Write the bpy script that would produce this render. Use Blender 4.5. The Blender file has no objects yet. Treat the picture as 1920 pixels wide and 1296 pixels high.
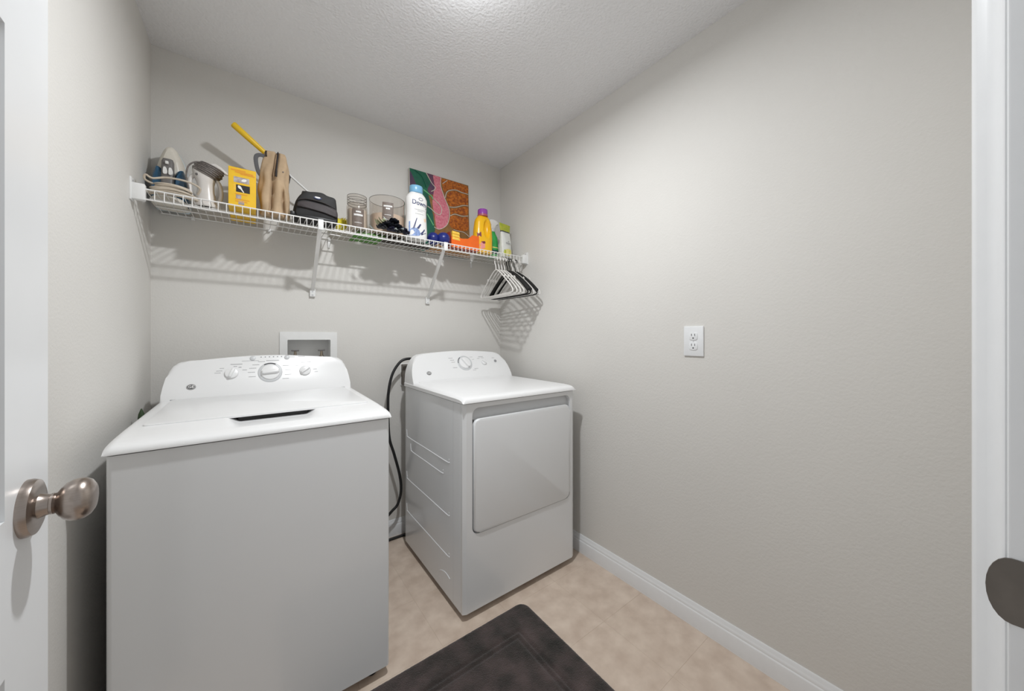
import bpy, bmesh, math, random
from mathutils import Vector, Matrix
random.seed(7)
R = math.radians
SC = bpy.context.scene
COL = SC.collection

# ------------------------------------------------------------------ camera
cam_d = bpy.data.cameras.new('camera')
cam_d.sensor_width = 36.0
cam_d.lens = 36.0 * 648.0 / 1920.0
cam_d.shift_y = -14.0 / 1920.0
cam_d.clip_start = 0.01
cam = bpy.data.objects.new('camera', cam_d)
COL.objects.link(cam)
cam.location = (0, 0, 1.19)
cam.rotation_euler = (R(90), 0, -math.atan2(0.6, 0.8))
SC.camera = cam

# ------------------------------------------------------------------ world (soft light of the hall beyond the doorway)
w = bpy.data.worlds.new('world')
SC.world = w
w.use_nodes = True
bg = w.node_tree.nodes['Background']
bg.inputs[0].default_value = (0.97, 0.985, 1.0, 1)
bg.inputs[1].default_value = 0.47
vs = SC.view_settings
vs.view_transform = 'Standard'
vs.look = 'None'
vs.gamma = 1
vs.use_curve_mapping = False
vs.exposure = 0.0
LAMP_POWER = 18.6
LAMP_GLOW = 3.8

# ------------------------------------------------------------------ materials
MATS = {}
def mat(name, col, rough=0.5, metal=0.0, var=0.04, vscale=40.0, bump=0.0, bscale=200.0, bdist=0.001,
        trans=0.0, spec=0.5, coat=0.0, col2=None, detail=4.0, lo=0.3, hi=0.7, aniso=None, emis=0.0, sheen=0.0):
    m = bpy.data.materials.new(name)
    m.use_nodes = True
    nt = m.node_tree
    p = nt.nodes['Principled BSDF']
    tc = nt.nodes.new('ShaderNodeNewGeometry')
    n = nt.nodes.new('ShaderNodeTexNoise')
    n.inputs['Scale'].default_value = vscale
    n.inputs['Detail'].default_value = detail
    vec = tc.outputs['Position']
    if aniso:
        mp = nt.nodes.new('ShaderNodeMapping')
        mp.inputs['Scale'].default_value = aniso
        nt.links.new(vec, mp.inputs['Vector'])
        vec = mp.outputs['Vector']
    nt.links.new(vec, n.inputs['Vector'])
    r = nt.nodes.new('ShaderNodeValToRGB')
    c2 = col2 if col2 else tuple(min(1, c * (1 + var)) for c in col)
    c1 = col if col2 else tuple(c * (1 - var) for c in col)
    r.color_ramp.elements[0].position = lo
    r.color_ramp.elements[1].position = hi
    r.color_ramp.elements[0].color = (*c1, 1)
    r.color_ramp.elements[1].color = (*c2, 1)
    nt.links.new(n.outputs['Fac'], r.inputs['Fac'])
    nt.links.new(r.outputs['Color'], p.inputs['Base Color'])
    p.inputs['Roughness'].default_value = rough
    p.inputs['Metallic'].default_value = metal
    p.inputs['Transmission Weight'].default_value = trans
    p.inputs['Specular IOR Level'].default_value = spec
    p.inputs['Coat Weight'].default_value = coat
    p.inputs['Sheen Weight'].default_value = sheen
    if emis:
        p.inputs['Emission Color'].default_value = (1, 1, 1, 1)
        p.inputs['Emission Strength'].default_value = emis
    if bump:
        b = nt.nodes.new('ShaderNodeTexNoise')
        b.inputs['Scale'].default_value = bscale
        b.inputs['Detail'].default_value = 3
        nt.links.new(vec, b.inputs['Vector'])
        bn = nt.nodes.new('ShaderNodeBump')
        bn.inputs['Strength'].default_value = bump
        bn.inputs['Distance'].default_value = bdist
        nt.links.new(b.outputs['Fac'], bn.inputs['Height'])
        nt.links.new(bn.outputs['Normal'], p.inputs['Normal'])
    MATS[name] = m
    return m

mat('wall_paint', (0.690, 0.672, 0.640), 0.75, var=0.012, vscale=3, bump=0.35, bscale=130, bdist=0.002, spec=0.3)
mat('ceiling_paint', (0.83, 0.83, 0.845), 0.5, var=0.012, vscale=60, bump=0.85, bscale=95, bdist=0.004, spec=0.45)
mat('trim_white', (0.80, 0.81, 0.82), 0.35, var=0.01)
mat('door_white', (0.80, 0.81, 0.82), 0.32, var=0.01, vscale=10)
mat('tile', (0.555, 0.44, 0.355), 0.42, col2=(0.70, 0.585, 0.485), vscale=15, detail=15, lo=0.32, hi=0.70, bump=0.08, bscale=300, bdist=0.0005)
mat('grout', (0.55, 0.45, 0.36), 0.7)
mat('enamel', (0.79, 0.80, 0.81), 0.16, var=0.006, vscale=5)
mat('enamel_plastic', (0.82, 0.82, 0.82), 0.28, var=0.006, vscale=5)
mat('plastic_grey', (0.60, 0.61, 0.62), 0.35, var=0.01)
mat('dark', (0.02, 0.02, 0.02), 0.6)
mat('print_grey', (0.32, 0.32, 0.33), 0.5)
mat('print_dark', (0.06, 0.06, 0.065), 0.4)
mat('print_white', (0.85, 0.84, 0.82), 0.5)
mat('nickel', (0.40, 0.345, 0.31), 0.28, 1.0, var=0.05, vscale=60, aniso=(1, 1, 14))
mat('strike_metal', (0.20, 0.18, 0.16), 0.35, 1.0, var=0.08, vscale=40)
mat('wire_white', (0.80, 0.79, 0.77), 0.35, var=0.01)
mat('clip_white', (0.80, 0.80, 0.79), 0.4, var=0.01)
mat('rubber_black', (0.012, 0.012, 0.013), 0.45, var=0.1)
mat('rug', (0.022, 0.021, 0.018), 0.95, col2=(0.090, 0.066, 0.063), vscale=13, detail=8, bump=1.0, bscale=260, bdist=0.004, spec=0.1, sheen=0.25)
mat('iron_cream', (0.72, 0.68, 0.60), 0.35)
mat('iron_blue', (0.025, 0.10, 0.19), 0.15, var=0.2, vscale=30)
mat('iron_grey', (0.17, 0.16, 0.155), 0.45)
mat('iron_rim', (0.62, 0.72, 0.78), 0.25)
mat('cord_cream', (0.55, 0.48, 0.39), 0.6, var=0.08)
mat('steamer_white', (0.72, 0.69, 0.66), 0.28)
mat('cord_brown', (0.17, 0.15, 0.14), 0.5, var=0.35, vscale=150)
mat('box_yellow', (0.83, 0.50, 0.015), 0.45, var=0.03)
mat('box_orange', (0.80, 0.33, 0.02), 0.5)
mat('photo_grey', (0.30, 0.25, 0.25), 0.4, col2=(0.55, 0.50, 0.47), vscale=70)
mat('photo_black', (0.02, 0.018, 0.02), 0.4)
mat('tan_canvas', (0.46, 0.335, 0.215), 0.85, var=0.12, vscale=20, bump=0.3, bscale=600, bdist=0.0006, spec=0.2)
mat('zip_black', (0.018, 0.013, 0.012), 0.7)
mat('strap_grey', (0.10, 0.10, 0.105), 0.8)
mat('pouch_black', (0.007, 0.0065, 0.007), 0.65, var=0.2, vscale=30, bump=0.3, bscale=700, bdist=0.0005)
mat('pouch_brown', (0.030, 0.022, 0.023), 0.6, var=0.2, vscale=30)
mat('logo_navy', (0.02, 0.03, 0.09), 0.5)
mat('duster_yellow', (0.85, 0.55, 0.02), 0.4, var=0.03)
mat('duster_fluff', (0.85, 0.72, 0.06), 0.95, var=0.1, vscale=60)
mat('rod_white', (0.78, 0.78, 0.77), 0.35)
def glass_mat():
    """thin clear glass: transparent with fresnel reflections"""
    m = bpy.data.materials.new('glass')
    m.use_nodes = True
    nt = m.node_tree
    nt.nodes.clear()
    out = nt.nodes.new('ShaderNodeOutputMaterial')
    mix = nt.nodes.new('ShaderNodeMixShader')
    tr = nt.nodes.new('ShaderNodeBsdfTransparent')
    gl = nt.nodes.new('ShaderNodeBsdfGlossy')
    lw = nt.nodes.new('ShaderNodeLayerWeight')
    lw.inputs['Blend'].default_value = 0.5
    pw = nt.nodes.new('ShaderNodeMath')
    pw.operation = 'POWER'
    pw.inputs[1].default_value = 3.5
    fr = nt.nodes.new('ShaderNodeMath')
    fr.operation = 'MULTIPLY_ADD'
    fr.inputs[1].default_value = 0.55
    fr.inputs[2].default_value = 0.04
    nt.links.new(lw.outputs['Facing'], pw.inputs[0])
    nt.links.new(pw.outputs[0], fr.inputs[0])
    tr.inputs['Color'].default_value = (0.945, 0.925, 0.905, 1)
    gl.inputs['Roughness'].default_value = 0.03
    nt.links.new(fr.outputs[0], mix.inputs[0])
    nt.links.new(tr.outputs[0], mix.inputs[1])
    nt.links.new(gl.outputs[0], mix.inputs[2])
    nt.links.new(mix.outputs[0], out.inputs[0])
    MATS['glass'] = m
glass_mat()
mat('rim_glass', (0.20, 0.19, 0.175), 0.08, var=0.05)
mat('wax_cream', (0.70, 0.58, 0.48), 0.5, var=0.02)
mat('wax_pale', (0.70, 0.63, 0.55), 0.5, var=0.02)
mat('label_brown', (0.15, 0.115, 0.095), 0.55, var=0.15, vscale=120)
mat('petal_black', (0.016, 0.018, 0.026), 0.4, var=0.4, vscale=60)
mat('petal_navy', (0.018, 0.018, 0.045), 0.6, var=0.4, vscale=60)
mat('leaf_pale', (0.42, 0.45, 0.28), 0.6, var=0.2, vscale=50)
mat('petal_white', (0.60, 0.66, 0.66), 0.6)
mat('flat_brown', (0.035, 0.026, 0.020), 0.6, var=0.2)
mat('flat_green', (0.10, 0.30, 0.045), 0.6, var=0.15)
mat('bottle_white', (0.80, 0.79, 0.77), 0.3, var=0.01)
mat('cap_blue', (0.20, 0.44, 0.66), 0.3)
mat('ink_navy', (0.035, 0.045, 0.13), 0.45)
mat('ink_lavender', (0.22, 0.31, 0.55), 0.5, var=0.3, vscale=120)
mat('ink_peach', (0.80, 0.58, 0.40), 0.5)
mat('canvas_edge', (0.62, 0.58, 0.52), 0.8)
mat('paint_green', (0.008, 0.17, 0.08), 0.45, col2=(0.010, 0.075, 0.060), vscale=14)
mat('paint_purple', (0.060, 0.035, 0.085), 0.5, col2=(0.10, 0.05, 0.09), vscale=20)
mat('paint_mauve', (0.17, 0.055, 0.10), 0.5, col2=(0.06, 0.05, 0.10), vscale=25)
mat('paint_pink', (0.60, 0.115, 0.185), 0.45, col2=(0.72, 0.28, 0.32), vscale=90)
mat('paint_orange', (0.26, 0.055, 0.008), 0.4, col2=(0.58, 0.17, 0.015), vscale=70, detail=8, lo=0.38, hi=0.62)
mat('paint_olive', (0.22, 0.10, 0.030), 0.5, col2=(0.30, 0.16, 0.05), vscale=45)
mat('paint_line', (0.66, 0.60, 0.52), 0.5)
mat('paint_mint', (0.18, 0.52, 0.24), 0.5)
mat('ball_blue', (0.008, 0.018, 0.17), 0.35, var=0.1)
mat('bin_orange', (0.85, 0.14, 0.008), 0.4, var=0.04)
mat('bin_red', (0.42, 0.05, 0.02), 0.5)
mat('sheet_yellow', (0.88, 0.50, 0.03), 0.5, col2=(0.9, 0.62, 0.12), vscale=60)
mat('bottle_yellow', (0.90, 0.50, 0.008), 0.28, var=0.02)
mat('cap_purple', (0.30, 0.065, 0.38), 0.25, var=0.05)
mat('neck_red', (0.42, 0.10, 0.12), 0.4)
mat('label_pink', (0.78, 0.30, 0.26), 0.5)
mat('label_maroon', (0.20, 0.03, 0.05), 0.5)
mat('spray_green', (0.03, 0.33, 0.07), 0.18, col2=(0.05, 0.42, 0.10), vscale=30)
mat('spray_dark', (0.003, 0.06, 0.055), 0.3)
mat('bag_white', (0.72, 0.73, 0.69), 0.4, var=0.03)
mat('bag_lime', (0.36, 0.44, 0.03), 0.4, col2=(0.50, 0.50, 0.05), vscale=50)
mat('bag_lemon', (0.75, 0.66, 0.10), 0.4, col2=(0.82, 0.76, 0.35), vscale=60)
mat('hanger_white', (0.76, 0.74, 0.71), 0.35)
mat('hanger_black', (0.012, 0.012, 0.012), 0.8)
mat('brass', (0.35, 0.30, 0.24), 0.35, 0.9)
mat('outlet_grey', (0.13, 0.115, 0.10), 0.55)
mat('pole_green', (0.035, 0.065, 0.025), 0.5)
mat('diffuser', (0.9, 0.9, 0.88), 0.5, emis=4.0)

# ------------------------------------------------------------------ helpers
ORG = {}
def root_of(o):
    while o.parent:
        o = o.parent
    return o
def obj(name, bm, m, parent=None, smooth=True, origin=None, ang=38):
    bmesh.ops.recalc_face_normals(bm, faces=bm.faces)
    if smooth:
        lim = R(ang)
        for f in bm.faces:
            f.smooth = True
        for e in bm.edges:
            if len(e.link_faces) == 2 and e.calc_face_angle(0) > lim:
                e.smooth = False
    if parent is not None:
        origin = ORG.get(root_of(parent).name)
    if origin is not None:
        bmesh.ops.translate(bm, verts=bm.verts, vec=-Vector(origin))
    me = bpy.data.meshes.new(name)
    bm.to_mesh(me)
    bm.free()
    me.materials.append(MATS[m])
    o = bpy.data.objects.new(name, me)
    COL.objects.link(o)
    if parent is not None:
        o.parent = parent
    elif origin is not None:
        o.location = origin
    return o
def tag(o, label, cat, group=None):
    o['label'] = label
    o['category'] = cat
    if group:
        o['group'] = group
    return o
def thing(name, label, cat, loc, group=None):
    o = bpy.data.objects.new(name, None)
    COL.objects.link(o)
    o.empty_display_size = 0.05
    o.location = loc
    ORG[o.name] = Vector(loc)
    return tag(o, label, cat, group)
def struct_empty(name, loc, label=None):
    o = bpy.data.objects.new(name, None)
    COL.objects.link(o)
    o.location = loc
    ORG[o.name] = Vector(loc)
    o['kind'] = 'structure'
    if label:
        o['label'] = label
    return o
def struct(name, bm, m, label=None, smooth=False):
    o = obj(name, bm, m, smooth=smooth)
    o['kind'] = 'structure'
    if label:
        o['label'] = label
    ORG[o.name] = Vector((0, 0, 0))
    return o
def B():
    return bmesh.new()
def add_box(bm, x0, x1, y0, y1, z0, z1, bev=0.0, seg=2):
    r = bmesh.ops.create_cube(bm, size=1)
    vs_ = r['verts']
    for v in vs_:
        v.co = Vector(((x0 + x1) / 2 + v.co.x * (x1 - x0), (y0 + y1) / 2 + v.co.y * (y1 - y0), (z0 + z1) / 2 + v.co.z * (z1 - z0)))
    if bev:
        es = {e for v in vs_ for e in v.link_edges}
        bmesh.ops.bevel(bm, geom=list(es), offset=bev, segments=seg, affect='EDGES', profile=0.5)
    return bm
def box(*a, **k):
    return add_box(B(), *a, **k)
def add_prism(bm, pts, fa, fb, bev=0.0, seg=2):
    """pts: 2-D outline; fa, fb map a 2-D point to the two end faces"""
    A = [bm.verts.new(fa(*p)) for p in pts]
    C = [bm.verts.new(fb(*p)) for p in pts]
    n = len(pts)
    f1 = bm.faces.new(A)
    f2 = bm.faces.new(list(reversed(C)))
    for i in range(n):
        bm.faces.new((A[i], C[i], C[(i + 1) % n], A[(i + 1) % n]))
    if bev:
        es = list(f1.edges)
        bmesh.ops.bevel(bm, geom=es, offset=bev, segments=seg, affect='EDGES', profile=0.5)
    return bm
def frames(pts, closed):
    n = len(pts)
    T = []
    for i in range(n):
        a = pts[(i - 1) % n] if (closed or i > 0) else pts[i]
        b = pts[(i + 1) % n] if (closed or i < n - 1) else pts[i]
        T.append((b - a).normalized())
    up = Vector((0, 0, 1)) if abs(T[0].z) < 0.9 else Vector((1, 0, 0))
    N = [(up - T[0] * up.dot(T[0])).normalized()]
    for i in range(1, n):
        v = N[-1] - T[i] * N[-1].dot(T[i])
        N.append(v.normalized() if v.length > 1e-6 else N[-1])
    return T, N
def add_tube(bm, pts, r, seg=8, closed=False, flat=None):
    pts = [Vector(p) for p in pts]
    T, N = frames(pts, closed)
    rings = []
    for i, p in enumerate(pts):
        ri = r[i] if isinstance(r, (list, tuple)) else r
        bn = T[i].cross(N[i])
        k = flat if flat else 1.0
        rings.append([bm.verts.new(p + (N[i] * math.cos(2 * math.pi * j / seg) + bn * math.sin(2 * math.pi * j / seg) * k) * ri) for j in range(seg)])
    m = len(rings)
    for i in range(m if closed else m - 1):
        a, b = rings[i], rings[(i + 1) % m]
        for j in range(seg):
            bm.faces.new((a[j], a[(j + 1) % seg], b[(j + 1) % seg], b[j]))
    if not closed:
        bm.faces.new(list(reversed(rings[0])))
        bm.faces.new(rings[-1])
    return bm
def tube(*a, **k):
    return add_tube(B(), *a, **k)
def add_loft(bm, rings, cap=True):
    V = [[bm.verts.new(p) for p in r] for r in rings]
    n = len(V[0])
    for a, b in zip(V, V[1:]):
        for j in range(n):
            bm.faces.new((a[j], a[(j + 1) % n], b[(j + 1) % n], b[j]))
    if cap:
        bm.faces.new(list(reversed(V[0])))
        bm.faces.new(V[-1])
    return bm
def ring(cx, cy, z, a, b, n=32, p=2.0, rot=0.0, fn=None):
    out = []
    for i in range(n):
        t = 2 * math.pi * i / n
        c, s = math.cos(t), math.sin(t)
        x = a * math.copysign(abs(c) ** (2 / p), c)
        y = b * math.copysign(abs(s) ** (2 / p), s)
        if fn:
            x, y = fn(x, y, t, z)
        out.append(Vector((cx + x * math.cos(rot) - y * math.sin(rot), cy + x * math.sin(rot) + y * math.cos(rot), z)))
    return out
def add_lathe(bm, prof, M=Matrix.Identity(4), seg=32):
    V = []
    for r, z in prof:
        V.append([bm.verts.new(M @ Vector((max(r, 1e-5) * math.cos(2 * math.pi * j / seg), max(r, 1e-5) * math.sin(2 * math.pi * j / seg), z))) for j in range(seg)])
    for a, b in zip(V, V[1:]):
        for j in range(seg):
            bm.faces.new((a[j], a[(j + 1) % seg], b[(j + 1) % seg], b[j]))
    bm.faces.new(list(reversed(V[0])))
    bm.faces.new(V[-1])
    return bm
def lathe(prof, M=Matrix.Identity(4), seg=32):
    return add_lathe(B(), prof, M, seg)
def T_(x, y, z):
    return Matrix.Translation((x, y, z))
def rrect(x0, x1, z0, z1, r, n=6):
    out = []
    for cx, cz, a0 in ((x1 - r, z1 - r, 0), (x0 + r, z1 - r, 90), (x0 + r, z0 + r, 180), (x1 - r, z0 + r, 270)):
        for i in range(n + 1):
            a = R(a0 + 90 * i / n)
            out.append((cx + r * math.cos(a), cz + r * math.sin(a)))
    return out
def arc_smooth(pts, n=6, closed=False):
    """Catmull-Rom through points"""
    P = [Vector(p) for p in pts]
    out = []
    m = len(P)
    rng = range(m) if closed else range(m - 1)
    for i in rng:
        p0 = P[(i - 1) % m] if (closed or i > 0) else P[i]
        p1, p2 = P[i], P[(i + 1) % m]
        p3 = P[(i + 2) % m] if (closed or i < m - 2) else p2
        for k in range(n):
            t = k / n
            out.append(0.5 * ((2 * p1) + (p2 - p0) * t + (2 * p0 - 5 * p1 + 4 * p2 - p3) * t * t + (3 * p1 - p0 - 3 * p2 + p3) * t ** 3))
    if not closed:
        out.append(P[-1])
    return out
def smooth2(pts, n=5, closed=True):
    return [(v.x, v.y) for v in arc_smooth([(p[0], p[1], 0) for p in pts], n, closed)]
def text_bm(s, size, M, ext=0.0004, weight=0.0, fn=None, sx=1.0):
    cu = bpy.data.curves.new('lettering', 'FONT')
    cu.body = s
    cu.size = size
    cu.align_x = 'CENTER'
    cu.align_y = 'CENTER'
    cu.extrude = ext
    cu.offset = weight
    cu.resolution_u = 3
    o = bpy.data.objects.new('lettering_tmp', cu)
    COL.objects.link(o)
    dg = bpy.context.evaluated_depsgraph_get()
    me = bpy.data.meshes.new_from_object(o.evaluated_get(dg))
    bm = B()
    bm.from_mesh(me)
    bpy.data.objects.remove(o)
    bpy.data.curves.remove(cu)
    bpy.data.meshes.remove(me)
    for v in bm.verts:
        v.co.x *= sx
        v.co = fn(v.co) if fn else M @ v.co
    return bm
def sstep(a, b, x):
    t = min(1, max(0, (x - a) / (b - a)))
    return t * t * (3 - 2 * t)
def lerp_tab(tab, x):
    if x <= tab[0][0]:
        return tab[0][1]
    for (a, b), (c, d) in zip(tab, tab[1:]):
        if x <= c:
            return b + (d - b) * (x - a) / (c - a)
    return tab[-1][1]

# ------------------------------------------------------------------ room shell
XL, XR, YB, YF, ZC = -0.347, 1.465, 2.098, -0.0203, 2.44
JL, JR = -0.230, 0.587           # faces of the door jambs

# floor with its tiles
fl = struct('floor', box(XL - 0.1, XR + 0.1, -1.3, YB + 0.1, -0.06, -0.0006), 'grout', 'beige mottled tile floor')
TS, GAP = 0.297, 0.0006
cache = {}
ix0 = 1.18 - TS * 6
iy0 = 1.226 - TS * 9
for i in range(0, 9):
    for j in range(0, 13):
        x0, x1 = max(ix0 + i * TS, XL), min(ix0 + (i + 1) * TS, XR)
        y0, y1 = max(iy0 + j * TS, -1.3), min(iy0 + (j + 1) * TS, YB)
        if x1 - x0 < 0.01 or y1 - y0 < 0.01:
            continue
        sx, sy = x1 - x0 - GAP, y1 - y0 - GAP
        key = (round(sx, 4), round(sy, 4))
        if key not in cache:
            o = obj('tile', box(-sx / 2, sx / 2, -sy / 2, sy / 2, -0.004, 0.0, bev=0.0004, seg=1), 'tile', smooth=False)
            cache[key] = o.data
        else:
            o = bpy.data.objects.new('tile', cache[key])
            COL.objects.link(o)
        o.parent = fl
        o.location = ((x0 + x1) / 2, (y0 + y1) / 2, 0)
struct('ceiling', box(XL - 0.1, XR + 0.1, YF - 0.115, YB + 0.1, ZC, ZC + 0.1), 'ceiling_paint', 'white textured ceiling')
struct('wall_left', box(XL - 0.1, XL, YF - 0.115, YB + 0.1, 0, ZC), 'wall_paint', 'greige painted wall behind the open door')
struct('wall_right', box(XR, XR + 0.1, YF - 0.115, YB + 0.1, 0, ZC), 'wall_paint', 'greige painted wall with the outlet')
# back wall with the opening of the washer box
HX0, HX1, HZ0, HZ1 = 0.138, 0.340, 1.050, 1.184
bm = B()
xs, zs = [XL, HX0, HX1, XR], [0, HZ0, HZ1, ZC]
for i in range(3):
    for j in range(3):
        if i == 1 and j == 1:
            continue
        add_box(bm, xs[i], xs[i + 1], YB, YB + 0.1, zs[j], zs[j + 1])
bmesh.ops.remove_doubles(bm, verts=bm.verts, dist=1e-5)
struct('wall_back', bm, 'wall_paint', 'greige painted wall behind the machines and shelf')
bm = B()
add_box(bm, XL, JL - 0.018, YF - 0.115, YF, 0, ZC)
add_box(bm, JR + 0.018, XR, YF - 0.115, YF, 0, ZC)
add_box(bm, JL - 0.018, JR + 0.018, YF - 0.115, YF, 2.06, ZC)
struct('wall_front', bm, 'wall_paint', 'greige painted wall around the doorway')

# baseboards
BP = [(0, 0), (0.014, 0), (0.014, 0.062), (0.0125, 0.066), (0.0105, 0.068), (0.0105, 0.074), (0.0085, 0.080), (0.006, 0.084), (0.0055, 0.092), (0.003, 0.096), (0, 0.096)]
struct('baseboard_right', add_prism(B(), BP, lambda d, z: (XR - d, YF, z), lambda d, z: (XR - d, YB, z)), 'trim_white', 'white moulded baseboard along the right wall', smooth=True)
struct('baseboard_left', add_prism(B(), BP, lambda d, z: (XL + d, YF, z), lambda d, z: (XL + d, YB, z)), 'trim_white', 'white moulded baseboard along the left wall', smooth=True)
struct('baseboard_back', add_prism(B(), BP, lambda d, z: (XL + 0.014, YB - d, z), lambda d, z: (XR - 0.014, YB - d, z)), 'trim_white', 'white moulded baseboard behind the machines', smooth=True)

# door frame: jambs, head and room-side casing
j = struct('trim_1', box(JR, JR + 0.018, YF - 0.115, YF, 0, 2.042, bev=0.002), 'trim_white', 'white door jamb with a dark strike plate', smooth=True)
# strike plate with a rounded lip
sp = [(-0.062, 0.915), (-0.062, 0.976), (-0.0235, 0.977)]
for k in range(13):
    a = R(90 - 180 * k / 12)
    sp.append((-0.0225 + 0.0150 * math.cos(a), 0.9455 + 0.0315 * math.sin(a)))
sp.append((-0.0235, 0.914))
pl = obj('strike_plate', add_prism(B(), sp, lambda y, z: (JR - 0.0018, y, z), lambda y, z: (JR - 0.0002, y, z)), 'strike_metal', j, smooth=False)
pl['label'] = 'dark nickel strike plate'
struct('trim_2', box(JL - 0.018, JL, YF - 0.115, YF, 0, 2.042, bev=0.002), 'trim_white', 'white hinge-side door jamb', smooth=True)
struct('trim_3', box(JL - 0.018, JR + 0.018, YF - 0.115, YF, 2.042, 2.06, bev=0.002), 'trim_white', 'white head jamb of the doorway', smooth=True)
CP = [(0.005, -0.0203), (0.005, -0.0190), (0.0065, -0.0178), (0.011, -0.0172), (0.020, -0.0158), (0.029, -0.0128), (0.035, -0.0085), (0.039, -0.0030), (0.045, 0.0000), (0.054, 0.0008), (0.060, -0.0010), (0.062, -0.006), (0.062, -0.0203)]
struct('trim_4', add_prism(B(), CP, lambda d, y: (JR + d, y, 0), lambda d, y: (JR + d, y, 2.10)), 'trim_white', 'white moulded door casing at the right edge', smooth=True)
struct('trim_5', add_prism(B(), CP, lambda d, y: (JL - d, y, 0), lambda d, y: (JL - d, y, 2.10)), 'trim_white', 'white moulded door casing behind the door', smooth=True)
struct('trim_6', add_prism(B(), CP, lambda d, y: (JL - 0.004, y, 2.042 + d), lambda d, y: (JR + 0.004, y, 2.042 + d)), 'trim_white', 'white moulded casing above the doorway', smooth=True)

# the open door, hinged on the left jamb
DW, DT, DH = 0.81, 0.035, 2.03
dr = struct_empty('door_1', (-0.226, YF, 0), 'white panelled door standing open with a nickel knob')
ORG['door_1'] = Vector((0, 0, 0))
dr.rotation_euler = (0, 0, R(93))
# local: x along the door from the hinge, y from 0 (back face) to -DT (face towards the room)
def door_slab():
    bm = B()
    xs = [0, 0.127, 0.365, 0.445, DW - 0.127, DW]
    zs = [0.01, 0.22, 0.80, 0.98, 1.55, 1.65, 1.90, DH]
    for i in range(5):
        for k in range(7):
            pan = i in (1, 3) and k in (1, 3, 5)
            x0, x1, z0, z1 = xs[i], xs[i + 1], zs[k], zs[k + 1]
            if not pan:
                add_box(bm, x0, x1, -DT, 0, z0, z1)
            else:
                add_box(bm, x0, x1, -DT + 0.008, -0.008, z0, z1)
    bmesh.ops.remove_doubles(bm, verts=bm.verts, dist=1e-5)
    return bm
slab = obj('door_slab', door_slab(), 'door_white', dr, smooth=False)
for x0, x1 in ((0.127, 0.365), (0.445, DW - 0.127)):
    for z0, z1 in ((0.22, 0.80), (0.98, 1.55), (1.65, 1.90)):
        bm = B()
        for s in (-1, 1):
            yf = -DT if s < 0 else 0
            add_prism(bm, rrect(x0 + 0.03, x1 - 0.03, z0 + 0.03, z1 - 0.03, 0.002, 1), lambda x, z: (x, yf + s * (-0.001), z), lambda x, z: (x, yf - s * 0.009, z), bev=0.006, seg=2)
        obj('door_panel', bm, 'door_white', dr)
KX, KZ = DW - 0.071, 0.974
for s in (-1, 1):
    yf = -DT if s < 0 else 0
    M = T_(KX, yf, KZ) @ Matrix.Rotation(R(90) if s < 0 else R(-90), 4, 'X')
    kn = obj('rosette', lathe([(0.0355, 0), (0.0355, 0.004), (0.0335, 0.0085), (0.028, 0.0105), (0.020, 0.0108)], M, 48), 'nickel', dr)
    kn['label'] = 'round brushed nickel rosette'
    nk = obj('knob', lathe([(0.0165, 0.009), (0.0150, 0.0115), (0.0132, 0.016), (0.0126, 0.0195), (0.0133, 0.0200), (0.0135, 0.0225), (0.0126, 0.0230),
                            (0.0135, 0.0250), (0.0185, 0.0278), (0.0232, 0.0320), (0.0262, 0.0375), (0.0272, 0.0430), (0.0262, 0.0485), (0.0228, 0.0535), (0.0165, 0.0572), (0.0080, 0.0588), (0.0, 0.0592)], M, 48), 'nickel', dr)
    nk['label'] = 'round brushed nickel door knob'
for hz in (0.25, 1.02, 1.80):
    obj('hinge', add_tube(B(), [(0.0, 0.004, hz - 0.045), (0.0, 0.004, hz + 0.045)], 0.006, 10), 'nickel', dr)

# ------------------------------------------------------------------ ceiling lamp (just above the frame)
LX, LY = 0.53, 0.95
lt = thing('ceiling_light', 'small round ceiling light with a bare bulb above the laundry room', 'lamp', (LX, LY, ZC))
obj('lamp_canopy', lathe([(0.060, 0), (0.060, -0.008), (0.050, -0.020), (0.024, -0.026), (0.022, -0.030), (0.014, -0.032)], T_(LX, LY, ZC), 40), 'trim_white', lt)
obj('bulb', lathe([(0.013, -0.032), (0.016, -0.040), (0.027, -0.054), (0.030, -0.066), (0.026, -0.078), (0.014, -0.088), (0.0, -0.090)], T_(LX, LY, ZC), 32), 'diffuser', lt)
ld = bpy.data.lights.new('lamp_light', 'AREA')
ld.shape = 'DISK'
ld.size = 0.075
ld.energy = LAMP_POWER
ld.color = (0.955, 0.98, 1.0)
lo = bpy.data.objects.new('lamp_light', ld)
COL.objects.link(lo)
lo.parent = lt
lo.location = (0, 0, -0.094)
pd = bpy.data.lights.new('lamp_glow', 'POINT')
pd.shadow_soft_size = 0.05
pd.energy = LAMP_GLOW
pd.color = ld.color
po = bpy.data.objects.new('lamp_glow', pd)
COL.objects.link(po)
po.parent = lt
po.location = (0, 0, -0.080)

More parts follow.
